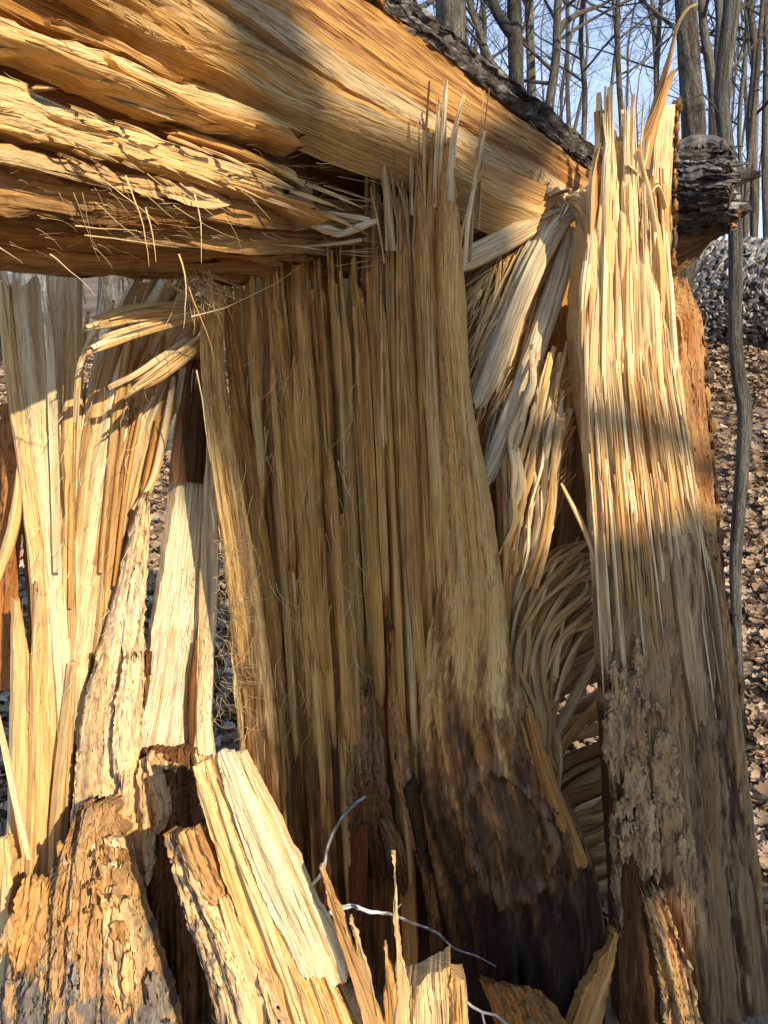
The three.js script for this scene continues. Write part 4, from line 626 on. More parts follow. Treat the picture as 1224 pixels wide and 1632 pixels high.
  for (let k = 0; k < 50; k++) h.push(hair(735 + 30 * (r() - 0.5), 640 + 350 * r(), 1.37, 1.4 + 0.5 * r(), 10 + 18 * r(), 0.6 * (r() - 0.5), 1.5, C.pale, -0.012));
  for (let k = 0; k < 40; k++) h.push(hair(900 + 20 * r(), 560 + 200 * r(), 1.5, 2.0 + 0.5 * r(), 15 + 25 * r(), (r() - 0.5), 1.0, C.gold, -0.01));
  for (let k = 0; k < 150; k++) { const x = 390 + 200 * r(), y = 560 + 620 * r(); h.push(hair(x, y, 1.44, 1.2 + 0.9 * r(), 20 + 50 * r(), (r() - 0.5) * 2.4, 1.1, r() < 0.5 ? C.gold : C.pale, -0.02)); }
  for (let k = 0; k < 130; k++) { const y = 850 + 310 * r(), x = 338 + 60 * r(); h.push(hair(x, y, 1.43, -0.3 + 2.2 * r(), 14 + 32 * r(), (r() - 0.5) * 5, 1.1, C.pale, -0.03)); }
  h.push(hair(305, 505, 1.38, -0.25, 200, -0.35, 2.6, C.pale, 0.02)); 
  part('fibres', mergeGeometries(h), M.plain, stump, 'stuff'); }

// --- right-hand shell of the stump
sheet('right_shell', { a: [[950, 300, 1.53], [928, 450, 1.51], [924, 570, 1.50], [944, 700, 1.48], [958, 900, 1.46], [968, 1100, 1.43], [976, 1300, 1.40], [986, 1500, 1.37], [992, 1760, 1.34]], b: [[1070, 300, 1.58], [1072, 450, 1.56], [1084, 600, 1.54], [1108, 760, 1.52], [1128, 900, 1.50], [1150, 1050, 1.48], [1172, 1200, 1.45], [1200, 1400, 1.42], [1262, 1760, 1.38]], style: 'split', amp: 0.9, bulge: 0.03, th: 0.05, dx: 0.0036, dy: 0.012, seed: 171, tone: [C.gold, C.pale],
  shape: (u, t, x, y) => sst(0.42, 0.6, u) * (0.006 * (1 - 2 * Math.abs(N2(x * 42 + 3, y * 1.4))) + 0.005 * N2(x * 85, y * 9) + 0.003 * N2(x * 150, y * 40) - 0.012 * (1 - sst(0, 0.09, Math.abs(N2(x * 17 + 5, y * 1.1))))),
  paint: (c, u, t, x, y) => { const n = 0.5 * N2(x * 18, y * 1.8) + 0.34 * N2(x * 66, y * 4) + 0.24 * N2(x * 190, y * 12), v = t + 0.10 * N2(y * 5, 3); let k = mixc(c, [0.47, 0.28, 0.115], sst(0, 0.14, n + (u - 0.42) * 4)); k = mixc(k, [0.34, 0.20, 0.085], sst(0, 0.12, n * 0.9 + (v - 0.52) * 5 - sst(0.62, 0.36, u) * 3)); k = mixc(k, [0.13, 0.074, 0.034], sst(0, 0.10, n * 1.3 - 0.30 + (v - 0.62) * 1.0 - sst(0.62, 0.42, u) * 3)); k = mixc(k, [0.50, 0.34, 0.16], sst(0.42, 0.5, n) * sst(0.5, 0.6, u)); return mixc(k, C.umber, sst(0, 0.14, n + (u - 0.80) * 6 - (t - 0.3) * 3.5)); } }, M.rough);
{ const r = rng(505);
  for (let k = 0; k < 74; k++) { // tall spikes at the top, in clusters
    const t = (k + r()) / 74, x0 = mix(945, 1062, t), cl = t < 0.10 ? 300 : t < 0.28 ? 138 + 50 * r() : t < 0.5 ? 165 + 90 * r() : t < 0.66 ? 200 + 80 * r() : 270 + 70 * r(), y0 = cl + 40 * r() * r(), L = 200 + 420 * r(), w = 5 + 13 * r() * r() + 3 * r(), D = 1.50 + 0.05 * t - 0.02 * r(), lean = (960 - x0) * 0.06;
    sv([[x0 + lean - 4, y0, D, 1.2], [x0 + lean * 0.7, y0 + 60, D, w * 0.7], [mix(x0, mix(930, 1075, t), 0.6), y0 + L * 0.5, D - 0.03, w], [mix(932, 1082, t), y0 + L, D - 0.02, w], [mix(940, 1092, t), y0 + L + 70, D + 0.005, w * 0.3]], { tone: pick([[C.gold, C.cream], [C.pale, C.cream], [C.orange, C.pale], [C.gold, C.pale]]), th: 0.008, nt: 4 }); }
  for (let k = 0; k < 9; k++) { const x0 = mix(955, 1030, r()); sv([[x0 - 3 + 6 * r(), 130 + 50 * r(), 1.49, 1], [x0, 220, 1.49, 5], [x0 + 3, 330, 1.49, 7], [x0 + 4, 470, 1.49, 5]], { tone: [C.pale, C.cream], nt: 3, th: 0.005 }); }
  for (let k = 0; k < 15; k++) { // long strips down the face
    const t = r(), y0 = 480 + 420 * r(), L = 200 + 300 * r(), w = 7 + 13 * r(), f = y => mix(mix(928, 966, (y - 450) / 650), mix(1076, 1140, (y - 450) / 500), t), D = 1.485 - (y0 - 480) * 0.00009 + 0.05 * t;
    sv([[f(y0), y0, D - 0.012, 2], [f(y0 + 60), y0 + 60, D - 0.022, w], [f(y0 + L * 0.6), y0 + L * 0.6, D - 0.03, w], [f(y0 + L), y0 + L, D - 0.03, 2]], { tone: y0 > 700 ? [[0.46, 0.33, 0.18], C.pale] : [C.gold, C.cream], th: 0.008, nt: 4 }); }
  sv([[1008, 720, 1.50, 4], [1055, 760, 1.49, 40], [1082, 850, 1.47, 60], [1096, 950, 1.45, 40], [1100, 1040, 1.44, 6]], { tone: [C.tan, C.pale], th: 0.012, style: 'split', amp: 0.6 });
  sv([[1092, 850, 1.46, 40], [1100, 900, 1.45, 54], [1110, 1000, 1.44, 56], [1122, 1130, 1.43, 40], [1130, 1230, 1.42, 6]], { j0: 0.006, name: 'weathered_board', tone: [[0.46, 0.28, 0.12], [0.60, 0.41, 0.2]], th: 0.014, style: 'split', amp: 0.6, mat: M.rough, paint: (c, u, t, x, y) => mixc(c, [0.22, 0.135, 0.065], sst(0, 0.12, 0.6 * N2(x * 40, y * 3) + 0.4 * N2(x * 150, y * 8) + (t - 0.62) * 1.5)) });
  sv([[1128, 860, 1.49, 20], [1146, 1000, 1.47, 36], [1164, 1150, 1.45, 40], [1182, 1320, 1.43, 46], [1200, 1500, 1.42, 50], [1220, 1700, 1.41, 54]], { name: 'weathered_board', tone: [C.grey, C.tan], th: 0.03, style: 'rot', amp: 0.6, mat: M.rough, j0: 0.08, paint: (c, u, t, x, y) => mixc(c, t < 0.45 + 0.15 * N2(y * 7, 2) ? [0.15, 0.095, 0.05] : C.tan, sst(0.05, 0.2, N2(x * 34, y * 2.5) + 0.3 * N2(x * 150, y * 12))) });
  // rotten tan crust, lower left
  for (let k = 0; k < 24; k++) { const v = (k + r()) / 24, y = mix(1075, 1400, v), q = r(), x = mix(976, mix(1020, 1100, Math.min(1, v * 1.6)), q), D = mix(1.404, 1.362, v) + 0.012 * q - 0.004 * r(), w = 16 + 34 * r(), l = 60 + 120 * r();
    sv([[x - 3, y - l * 0.5, D + 0.010, w * 0.5], [x, y - l * 0.1, D - 0.006, w], [x + 3, y + l * 0.5, D - 0.002, w * 0.7]], { name: 'rotten_crust', style: 'crust', amp: 0.55, j0: 0.05, j1: 0.07, th: 0.006 + 0.006 * r(), ej: 0.009, dx: 0.003, dy: 0.006, tilt: 0.4 * (r() - 0.5), bulge: 0.004, mat: M.rot, tone: pick([[[0.42, 0.24, 0.09], [0.58, 0.36, 0.15]], [[0.34, 0.19, 0.07], [0.52, 0.32, 0.13]], [[0.46, 0.28, 0.11], [0.60, 0.39, 0.17]]]), paint: (c, u, t, x, y) => mixc(c, [0.16, 0.10, 0.05], sst(0.5, 0.58, N2(x * 60 + k, y * 14) + 0.4 * N2(x * 200, y * 60))) }); }
  for (const [c, s] of [[[[1030, 1400, 1.36, 30], [1056, 1480, 1.345, 46], [1076, 1560, 1.335, 56], [1090, 1640, 1.325, 60], [1096, 1720, 1.32, 60]], 3], [[[1086, 1240, 1.40, 16], [1090, 1360, 1.39, 40], [1104, 1500, 1.37, 46], [1120, 1700, 1.35, 50]], 4], [[[976, 1200, 1.40, 10], [982, 1330, 1.39, 18], [984, 1420, 1.38, 14], [988, 1520, 1.37, 4]], 5]])
    sv(c, { name: 'rotten_crust', style: 'crust', j0: 0.05, j1: 0.09, th: 0.022, ej: 0.007, dx: 0.003, dy: 0.007, bulge: 0.006, tilt: 0, tone: s === 4 ? [[0.14, 0.095, 0.055], [0.30, 0.2, 0.1]] : s === 3 ? [C.orange, C.pale] : [[0.42, 0.27, 0.125], [0.58, 0.41, 0.21]], mat: M.rot, paint: (c, u, t, x, y) => mixc(c, [0.22, 0.14, 0.07], sst(0.4, 0.5, N2(x * 50 + s, y * 9) + 0.4 * N2(x * 160, y * 40))) });
  // inner bark down the right edge
  sheet('inner_bark', { a: [[1070, 440, 1.57], [1076, 520, 1.56], [1086, 650, 1.55], [1100, 780, 1.54], [1118, 880, 1.52], [1140, 1010, 1.50], [1158, 1150, 1.48]], b: [[1082, 446, 1.60], [1114, 510, 1.62], [1126, 640, 1.63], [1140, 760, 1.62], [1146, 880, 1.60], [1164, 1010, 1.58], [1184, 1160, 1.55]], style: 'split', amp: 0.7, bulge: 0.012, ej: 0.008, j0: 0.01, th: 0.02, dx: 0.003, dy: 0.008, seed: 181, tone: [C.rust, [0.52, 0.30, 0.13]], paint: (c, u, t, x, y) => { let k = mixc(c, C.tan, sst(0.1, 0.4, N2(x * 30, y * 6))); k = mixc(k, C.brown, t > 0.86 ? 1 : 0); return mixc(k, C.lichen, t > 0.8 && N2(x * 60, y * 14) > 0.72 ? 1 : 0); } }, M.rot);
  for (let k = 0; k < 34; k++) { const t = (k + r()) / 34, y = mix(500, 1180, t), x = t < 0.55 ? mix(1118, 1143, t / 0.55) : mix(1143, 1186, (t - 0.55) / 0.45);
    sv([[x - 3, y - 14, 1.63 - 0.08 * t, 6], [x + 2, y, 1.615 - 0.08 * t, 9 + 6 * r()], [x + 2, y + 16 + 10 * r(), 1.63 - 0.08 * t, 5]], { name: 'bark_plate', nt: 4, nu: 7, ej: 0.003, th: 0.015, j0: 0.008, j1: 0.01, style: 'rot', amp: 0.4, tone: r() < 0.5 ? [C.rust, C.tan] : [C.brown, C.bark], mat: M.bark }); }
  // pale strip with bark along its edge at the top right, and the curl of wood thrown above it
  sheet('bark_strip', { a: [[1052, 168, 1.60], [1046, 220, 1.60], [1040, 290, 1.60], [1040, 360, 1.59]], b: [[1078, 162, 1.62], [1074, 240, 1.62], [1070, 330, 1.61], [1070, 440, 1.60]], style: 'smooth', th: 0.02, j0: 0.006, tone: [C.pale, C.cream], seed: 191 });
  for (let k = 0; k < 15; k++) { const y = 168 + k * 18; sv([[1080 - k * 0.5, y - 12, 1.625, 8], [1081 - k * 0.5, y, 1.615, 12], [1079 - k * 0.5, y + 11, 1.625, 8]], { name: 'bark_plate', nt: 4, nu: 6, ej: 0.003, th: 0.02, style: 'rot', amp: 0.4, tone: r() < 0.6 ? [C.tan, C.rust] : [C.brown, C.bark], mat: M.bark, tilt: 0 }); }
  br([[1112, 5, 1.52, 1], [1096, 14, 1.52, 2], [1080, 42, 1.52, 3], [1067, 90, 1.53, 4], [1052, 140, 1.54, 8], [1034, 200, 1.55, 9], [1014, 260, 1.55, 6]], { tone: [C.tan, C.gold], th: 0.003 });
  br([[1074, 108, 1.56, 2], [1062, 140, 1.56, 10], [1048, 180, 1.56, 16], [1036, 230, 1.56, 14], [1030, 270, 1.56, 10]], { tone: [C.orange, C.gold], th: 0.003, j0: 0.02 });
  br([[1010, 250, 1.53, 5], [1030, 215, 1.53, 7], [1052, 160, 1.53, 6], [1068, 95, 1.53, 4], [1078, 50, 1.53, 1]], { tone: [C.rust, C.orange], th: 0.003 });
  for (const c of [[[1020, 300, 1.50, 3], [1030, 250, 1.49, 6], [1036, 215, 1.49, 2]], [[1045, 370, 1.50, 5], [1032, 300, 1.49, 7], [1018, 240, 1.48, 2]], [[1028, 290, 1.5, 4], [1012, 272, 1.49, 5], [1000, 262, 1.48, 1.5]], [[1062, 330, 1.52, 5], [1048, 296, 1.51, 6], [1030, 320, 1.5, 2]]]) br(c, { tone: [C.pale, C.cream] });
}

{ const r = rng(778), L = [];
  for (let k = 0; k < 260; k++) { // hair-fine splinters over the right post
    const t = r(), y0 = 230 + 560 * r(), l = 90 + 300 * r(), w = 1.6 + 3.2 * r() * r(), f = y => mix(mix(946, 930, clamp((y - 280) / 200)) + Math.max(0, y - 560) * 0.055, mix(1062, 1072, clamp((y - 280) / 200)) + Math.max(0, y - 560) * 0.16, t), D = y => 1.462 - (y - 480) * 0.00011 + 0.05 * t;
    L.push(fs([[f(y0) - 2, y0, D(y0) - 0.004, 0.6], [f(y0 + l * 0.3), y0 + l * 0.3, D(y0 + l * 0.3), w], [f(y0 + l * 0.75), y0 + l * 0.75, D(y0 + l * 0.75) - 0.003, w], [f(y0 + l), y0 + l, D(y0 + l) + 0.012, 0.6]], pick([[C.gold, C.cream], [C.pale, C.cream], [C.orange, C.pale], [C.tan, C.gold]]))); }
  for (let k = 0; k < 330; k++) { // behind the hanging strips and in the swirl
    const x0 = 790 + 100 * r(), y0 = 360 + 120 * r(), x1 = 742 + 70 * r(), y1 = 560 + 230 * r(), w = 2 + 5 * r(), D = 1.57 + 0.12 * r();
    L.push(fs([[x0, y0, D, 0.7], [mix(x0, x1, 0.4) - 4, mix(y0, y1, 0.4), D - 0.01, w], [mix(x0, x1, 0.8), mix(y0, y1, 0.8), D - 0.02, w], [x1, y1, D, 0.7]], pick([[C.gold, C.cream], [C.orange, C.gold], [C.gold, C.pale]]))); }
  fine(L); }
// --- left-hand fan of splinters
sheet('left_shell', { a: [[14, 700, 1.64], [34, 840, 1.62], [42, 1000, 1.59], [30, 1200, 1.53], [10, 1450, 1.46], [-20, 1760, 1.42]], b: [[170, 700, 1.68], [190, 840, 1.65], [186, 1000, 1.61], [200, 1200, 1.55], [230, 1450, 1.47], [260, 1760, 1.42]], style: 'split', th: 0.04, dx: 0.005, seed: 201, j0: 0.12, tone: [C.orange, C.gold] });  // orange brown tone puts shade into the gaps between the strips
const fan = [
  [[[8, 440, 1.50, 18], [24, 600, 1.50, 24], [52, 780, 1.49, 30], [70, 960, 1.48, 34], [74, 1180, 1.46, 36], [64, 1380, 1.44, 34]], [C.gold, C.pale]],
  [[[38, 430, 1.52, 46], [50, 540, 1.51, 44], [66, 700, 1.50, 36], [84, 880, 1.49, 28], [100, 1080, 1.47, 26], [104, 1250, 1.46, 10]], [C.pale, C.cream]],
  [[[100, 420, 1.55, 50], [102, 540, 1.54, 44], [106, 680, 1.53, 34], [112, 860, 1.51, 26], [118, 1060, 1.49, 22]], [C.gold, C.cream]],
  [[[126, 520, 1.545, 22], [120, 640, 1.53, 26], [116, 800, 1.51, 22], [112, 1000, 1.49, 20]], [C.gold, C.pale]],
  [[[238, 425, 1.60, 22], [186, 540, 1.56, 26], [150, 690, 1.53, 26], [128, 880, 1.51, 26], [116, 1060, 1.49, 20]], [C.tan, C.pale]],
  [[[282, 432, 1.62, 22], [224, 540, 1.58, 28], [180, 690, 1.545, 32], [150, 880, 1.52, 32], [130, 1080, 1.49, 30], [118, 1260, 1.47, 10]], [C.pale, C.cream]],
  [[[312, 452, 1.63, 22], [250, 560, 1.59, 34], [200, 700, 1.555, 40], [172, 880, 1.53, 42], [150, 1080, 1.50, 40], [136, 1250, 1.48, 12]], [C.gold, C.cream]],
  [[[326, 492, 1.64, 22], [268, 590, 1.61, 32], [217, 720, 1.57, 40], [190, 880, 1.54, 40], [170, 1050, 1.51, 34]], [C.tan, C.cream]],
  [[[330, 530, 1.65, 14], [284, 612, 1.62, 22], [236, 730, 1.59, 20], [216, 850, 1.57, 14], [200, 960, 1.55, 6]], [C.tan, C.gold]],
  [[[26, 940, 1.46, 8], [34, 1050, 1.45, 26], [36, 1200, 1.43, 36], [34, 1340, 1.42, 40], [30, 1500, 1.41, 40]], [C.gold, C.pale]],
  [[[64, 920, 1.46, 5], [66, 1080, 1.45, 24], [66, 1250, 1.44, 34], [62, 1420, 1.42, 34]], [C.gold, C.pale]],
];
fan.forEach(([c, tone], i) => sv(c, { j0: 0.05, th: 0.012, tone, bulge: 0.004, tilt: [-0.4, -0.3, 0.2, -0.6, -0.4, -0.5, -0.3, -0.5, 0.2, -0.4, -0.5][i], style: { ...STY.sliver, med: 0.0025, ledge: 0.003 } }));
{ const r = rng(606);
  for (let k = 0; k < 40; k++) { const s = r() < 0.4, x0 = s ? 10 + 120 * r() : 130 + 125 * r(), y0 = (s ? 440 + 300 * r() : 440 + 260 * r()), x1 = mix(s ? 55 : 95, s ? 118 : 190, s ? (x0 - 10) / 120 : (x0 - 130) / 125), y1 = 880 + 260 * r(), w = 4 + 11 * r() * r() + 2, D = 1.545 + (s ? -0.03 : 0.02) + 0.04 * (r() - 0.5);
    sv([[x0, y0, D + 0.01, 1], [mix(x0, x1, 0.2), mix(y0, y1, 0.15), D, w * 0.8], [mix(x0, x1, 0.62), mix(y0, y1, 0.5), D - 0.02, w], [x1, y1, D - 0.04, w * 0.7]], { nt: 3, th: 0.005, tone: pick([[C.gold, C.cream], [C.orange, C.gold], [C.pale, C.cream], [C.tan, C.gold]]) }); }
  for (let k = 0; k < 30; k++) { const x0 = 195 + 130 * r(), y0 = 425 + 60 * r(), x1 = mix(160, 255, r()), y1 = 560 + 120 * r(), w = 3 + 6 * r(); // bent tops
    sv([[x0 + 60, y0 - 10, 1.66, 1], [x0 + 22, y0 + 14, 1.64, w], [mix(x0, x1, 0.55), mix(y0, y1, 0.5), 1.61, w], [x1, y1, 1.57, w * 0.8]], { nt: 3, th: 0.004, tone: [C.tan, C.gold] }); }
  // strips bent out towards the viewer
  const strands = (c, n, o) => { const W = Math.max(...c.map(q => q[3])); for (let k = 0; k < n; k++) { const f = (k + 0.5) / n - 0.5 + 0.2 * (r() - 0.5) / n, cut = 0.62 + 0.38 * r(), m = c.map((q, i) => { const t = i / (c.length - 1) * cut * (c.length - 1), j = Math.min(c.length - 2, Math.floor(t)), p = c[j].map((v, z) => mix(v, c[j + 1][z], t - j)); return [p[0] + 2 * (r() - 0.5), p[1] + f * p[3] * 1.05, p[2] + 0.012 * (r() - 0.5), i === c.length - 1 ? 1 : Math.max(2, p[3] / n * (0.9 + 0.7 * r()))]; }); br(m, { nt: 3, th: 0.003, tilt: 1.6 * (r() - 0.5), ...o }); } };
  strands([[322, 500, 1.50, 26], [270, 494, 1.42, 26], [200, 502, 1.36, 26], [150, 516, 1.33, 20], [118, 524, 1.32, 12]], 6, { tone: [C.gold, C.pale] });
  strands([[322, 500, 1.48, 12], [250, 518, 1.40, 16], [190, 536, 1.35, 20], [150, 550, 1.33, 20], [118, 568, 1.32, 10]], 4, { tone: [C.gold, C.cream] });
  strands([[180, 484, 1.42, 6], [168, 505, 1.40, 10], [142, 546, 1.39, 12], [126, 590, 1.39, 12], [121, 650, 1.40, 12], [118, 740, 1.42, 9], [116, 800, 1.44, 5]], 3, { tone: [C.gold, C.cream] });
  br([[180, 484, 1.42, 3], [168, 505, 1.40, 7], [142, 546, 1.39, 9], [126, 590, 1.39, 9], [121, 650, 1.40, 8], [118, 740, 1.42, 6], [116, 800, 1.44, 2]], { tone: [C.gold, C.cream] });
  strands([[318, 545, 1.52, 22], [270, 582, 1.46, 26], [228, 612, 1.41, 22], [186, 642, 1.38, 8]], 4, { tone: [C.tan, C.pale] });
  strands([[300, 545, 1.52, 12], [240, 586, 1.46, 12], [196, 610, 1.43, 8], [154, 624, 1.41, 4]], 2, { tone: [C.tan, C.pale] });
  br([[276, 600, 1.6, 6], [262, 680, 1.575, 11], [240, 770, 1.55, 11], [212, 812, 1.53, 6]], { tone: [C.gold, C.cream] });
  br([[30, 735, 1.5, 4], [27, 800, 1.48, 16], [16, 860, 1.46, 20], [-4, 920, 1.45, 14], [-20, 990, 1.45, 6]], { tone: [C.gold, C.pale], th: 0.008 });
  sv([[4, 640, 1.60, 10], [8, 720, 1.59, 26], [8, 800, 1.58, 30], [0, 900, 1.57, 30], [-8, 1100, 1.55, 40]], { name: 'inner_bark', mat: M.rot, style: 'rot', amp: 0.5, tone: [C.rust, [0.5, 0.2, 0.06]], j0: 0.03, th: 0.02 });
  // worm-eaten strips
  const worm = { name: 'worm_eaten_wood', mat: M.rot, style: 'crust', dx: 0.0026, dy: 0.006, ej: 0.006 };
  sv([[236, 770, 1.53, 8], [222, 860, 1.51, 36], [206, 960, 1.49, 54], [190, 1070, 1.465, 84], [178, 1180, 1.44, 104], [170, 1290, 1.42, 112], [164, 1420, 1.39, 112]], { ...worm, amp: 0.9, tone: [[0.62, 0.43, 0.19], C.cream], th: 0.03, j0: 0.06, tilt: -0.15, bulge: 0.012 });
  sv([[172, 1030, 1.455, 8], [154, 1110, 1.435, 34], [144, 1220, 1.415, 44], [138, 1320, 1.395, 46], [134, 1420, 1.38, 40]], { ...worm, amp: 0.9, tone: [[0.52, 0.36, 0.16], C.ash], th: 0.02, j0: 0.06, j1: 0.04, tilt: -0.2 });
  sv([[216, 1030, 1.45, 20], [208, 1100, 1.43, 44], [200, 1200, 1.41, 50], [196, 1270, 1.40, 20]], { ...worm, amp: 0.9, tone: [C.pale, C.cream], th: 0.018, j0: 0.04, j1: 0.07, tilt: -0.1 });
  sv([[226, 880, 1.495, 10], [216, 940, 1.475, 26], [206, 1010, 1.46, 28], [200, 1060, 1.45, 8]], { ...worm, amp: 0.7, tone: [C.pale, C.cream], th: 0.012, j0: 0.03, j1: 0.04, tilt: -0.1 });
  sv([[120, 1050, 1.46, 8], [110, 1180, 1.45, 20], [100, 1300, 1.43, 26], [92, 1400, 1.42, 20]], { tone: [C.tan, C.pale], mat: M.rough, j0: 0.02 });
  sheet('dark_wood', { a: [[130, 1040, 1.50], [108, 1160, 1.48], [92, 1340, 1.46]], b: [[240, 1040, 1.50], [250, 1200, 1.48], [262, 1500, 1.44]], style: 'rot', th: 0.03, tone: [C.umber, C.brown], seed: 211 }, M.rot);
  const h = []; for (let k = 0; k < 120; k++) h.push(hair(30 + 210 * r(), 600 + 640 * r(), 1.44, 1.2 + 1.2 * r(), 10 + 34 * r(), (r() - 0.5) * 3, 1.2, C.cream, -0.02));
  for (let k = 0; k < 40; k++) h.push(hair(250 + 90 * r(), 400 + 60 * r(), 1.40, 0.2 + 1.6 * r(), 30 + 70 * r(), (r() - 0.5) * 1.6, 1.6, C.pale, -0.02));
  h.push(hair(313, 590, 1.42, 1.38, 150, -0.1, 3.0, C.pale, -0.01), hair(286, 400, 1.33, 1.30, 190, 0.05, 3.0, C.gold, 0.02));
  part('fibres', mergeGeometries(h), M.plain, stump, 'stuff'); }
// --- upright sunlit slab, shaded at its top
sheet('upright_slab', { a: [[306, 590, 1.60], [289, 720, 1.58], [268, 860, 1.55], [244, 1000, 1.515], [228, 1110, 1.485], [212, 1196, 1.46]], b: [[326, 570, 1.64], [334, 720, 1.63], [332, 860, 1.60], [322, 1000, 1.56], [308, 1110, 1.53], [296, 1206, 1.50]], style: 'smooth', amp: 0.9, bulge: 0.006, th: 0.03, dx: 0.003, dy: 0.01, j1: 0.01, tone: [C.cream, [0.88, 0.72, 0.45]], seed: 221, paint: (c, u, t, x, y) => mixc(c, [0.70, 0.46, 0.25], sst(0.55, 0.7, N2(x * 50, y * 1.2) + (u > 0.6 ? 0.1 : -0.2))) });
sv([[318, 562, 1.615, 20], [314, 640, 1.605, 40], [308, 710, 1.59, 54], [304, 772, 1.575, 60]], { name: 'shade_board', tone: [[0.10, 0.05, 0.02], [0.17, 0.085, 0.032]], th: 0.012, j0: 0.03, j1: 0.006, tilt: -0.5, style: 'smooth', mat: M.rough });  // dark brown board, its colour standing in for the shade of the log
sv([[336, 690, 1.58, 12], [334, 820, 1.57, 24], [332, 960, 1.54, 30], [326, 1080, 1.51, 26], [322, 1150, 1.49, 30], [326, 1230, 1.47, 40]], { tone: [C.gold, C.cream], th: 0.012, j0: 0.03 });
sv([[312, 1020, 1.52, 2], [304, 1080, 1.51, 16], [302, 1160, 1.49, 18], [304, 1210, 1.48, 8]], { tone: [C.umber, C.brown], th: 0.01 });

// ------------------------------------------------------------------ loose and standing pieces in front
function loose(name, label, category, c, o, m, group) {
  const pts = c ?? o.a, low = P(...pts[pts.length - 1].slice(0, 3)); const t = thing(name, label, category, V(low.x, 0, low.z), group);
  part(o.part ?? 'slab', ribbon({ c, ej: 0.003, th: 0.04, dx: 0.003, dy: 0.008, ...o }), m ?? M.rot, t); return t;
}
const add = (t, name, o, m) => part(name, ribbon({ ej: 0.003, dx: 0.003, dy: 0.008, ...o }), m ?? M.rot, t);
const crust = [[0.56, 0.36, 0.15], C.pale];
{ // rotten chunk under the upright slab
  const t = loose('rotten_chunk', 'crumbling lump of rotten wood holding up the sunlit upright slab', 'wood chunk', [[262, 1192, 1.44, 86], [262, 1260, 1.42, 92], [268, 1360, 1.40, 100], [275, 1480, 1.38, 110], [280, 1760, 1.34, 120]], { style: 'rot', tone: [C.brown, C.umber], j0: 0.03, part: 'core' });
  for (const c of [[[232, 1200, 1.41, 30], [240, 1240, 1.395, 44], [250, 1300, 1.385, 50], [246, 1330, 1.385, 26]], [[262, 1205, 1.42, 40], [258, 1216, 1.405, 60], [252, 1226, 1.405, 40]], [[215, 1220, 1.40, 40], [214, 1290, 1.385, 60], [216, 1370, 1.37, 56], [222, 1420, 1.365, 24]]]) add(t, 'rotten_crust', { c, style: 'rot', amp: 0.8, th: 0.03, j0: 0.02, j1: 0.02, ej: 0.006, tone: crust });
}
{ // rotted root at the lower left
  const t = loose('rotted_root', 'orange and grey rotted root spreading at the lower left', 'tree root', null, { a: [[140, 1262, 1.36], [104, 1340, 1.33], [60, 1420, 1.29], [20, 1510, 1.25], [-12, 1620, 1.21], [-30, 1760, 1.16]], b: [[178, 1258, 1.36], [194, 1330, 1.33], [214, 1420, 1.29], [246, 1520, 1.25], [276, 1620, 1.21], [300, 1760, 1.16]], style: 'crust', amp: 1.5, bulge: 0.07, th: 0.06, j0: 0.07, ej: 0.008, seed: 301, tone: [[0.42, 0.22, 0.08], [0.66, 0.42, 0.17]], part: 'core', paint: (c, u, t, x, y) => { const n = 0.5 * N2(x * 14, y * 6) + 0.35 * N2(x * 50, y * 20) + 0.2 * N2(x * 140, y * 60); return mixc(c, [0.20, 0.165, 0.125], sst(0, 0.12, n + (u - 0.68) * 2.6)); } });
  for (const [c, tn] of [[[[150, 1318, 1.30, 50], [160, 1350, 1.285, 70], [165, 1390, 1.27, 60], [166, 1420, 1.27, 30]], [C.pale, C.cream]], [[[60, 1385, 1.27, 40], [52, 1450, 1.245, 64], [38, 1520, 1.215, 60], [26, 1580, 1.20, 30]], [[0.46, 0.22, 0.07], C.gold]], [[[185, 1400, 1.26, 30], [188, 1480, 1.225, 60], [200, 1560, 1.20, 50], [210, 1620, 1.19, 20]], [[0.56, 0.36, 0.15], C.pale]], [[[100, 1400, 1.26, 30], [104, 1480, 1.225, 56], [96, 1560, 1.195, 60], [86, 1640, 1.17, 30]], [[0.5, 0.27, 0.09], C.gold]], [[[24, 1440, 1.24, 14], [10, 1500, 1.22, 26], [-4, 1560, 1.2, 20]], [C.gold, C.pale]]])
    add(t, 'rotten_crust', { c, style: 'crust', amp: 1.2, th: 0.02, j0: 0.05, j1: 0.07, ej: 0.007, bulge: 0.01, tone: tn });
}
{ const r = rng(1212), t = scene.getObjectByName('rotted_root'); // flakes standing off the root
  for (let k = 0; k < 17; k++) { const v = r(), y = mix(1350, 1640, v), lo = mix(100, -20, v), hi = mix(200, 285, v), q = r(), x = mix(lo, hi, q), D = mix(1.30, 1.19, v) - 0.055 * (1 - (2 * q - 1) ** 2), w = 12 + 22 * r(), l = 30 + 70 * r(), dx = -0.25 * l * (0.5 - q);
    add(t, 'rotten_crust', { c: [[x - dx * 0.5, y - l * 0.5, D + 0.006, w * 0.5], [x, y, D - 0.008, w], [x + dx * 0.6, y + l * 0.5, D - 0.012, w * 0.7]], style: 'crust', amp: 0.6, th: 0.008, j0: 0.04, j1: 0.06, ej: 0.008, tilt: 0.5 * (r() - 0.6), tone: v > 0.72 ? [[0.20, 0.155, 0.11], [0.36, 0.28, 0.19]] : pick([[[0.50, 0.24, 0.06], C.gold], [[0.44, 0.20, 0.05], [0.6, 0.33, 0.1]], [C.gold, C.pale], [C.tan, C.cream]]) }); } }
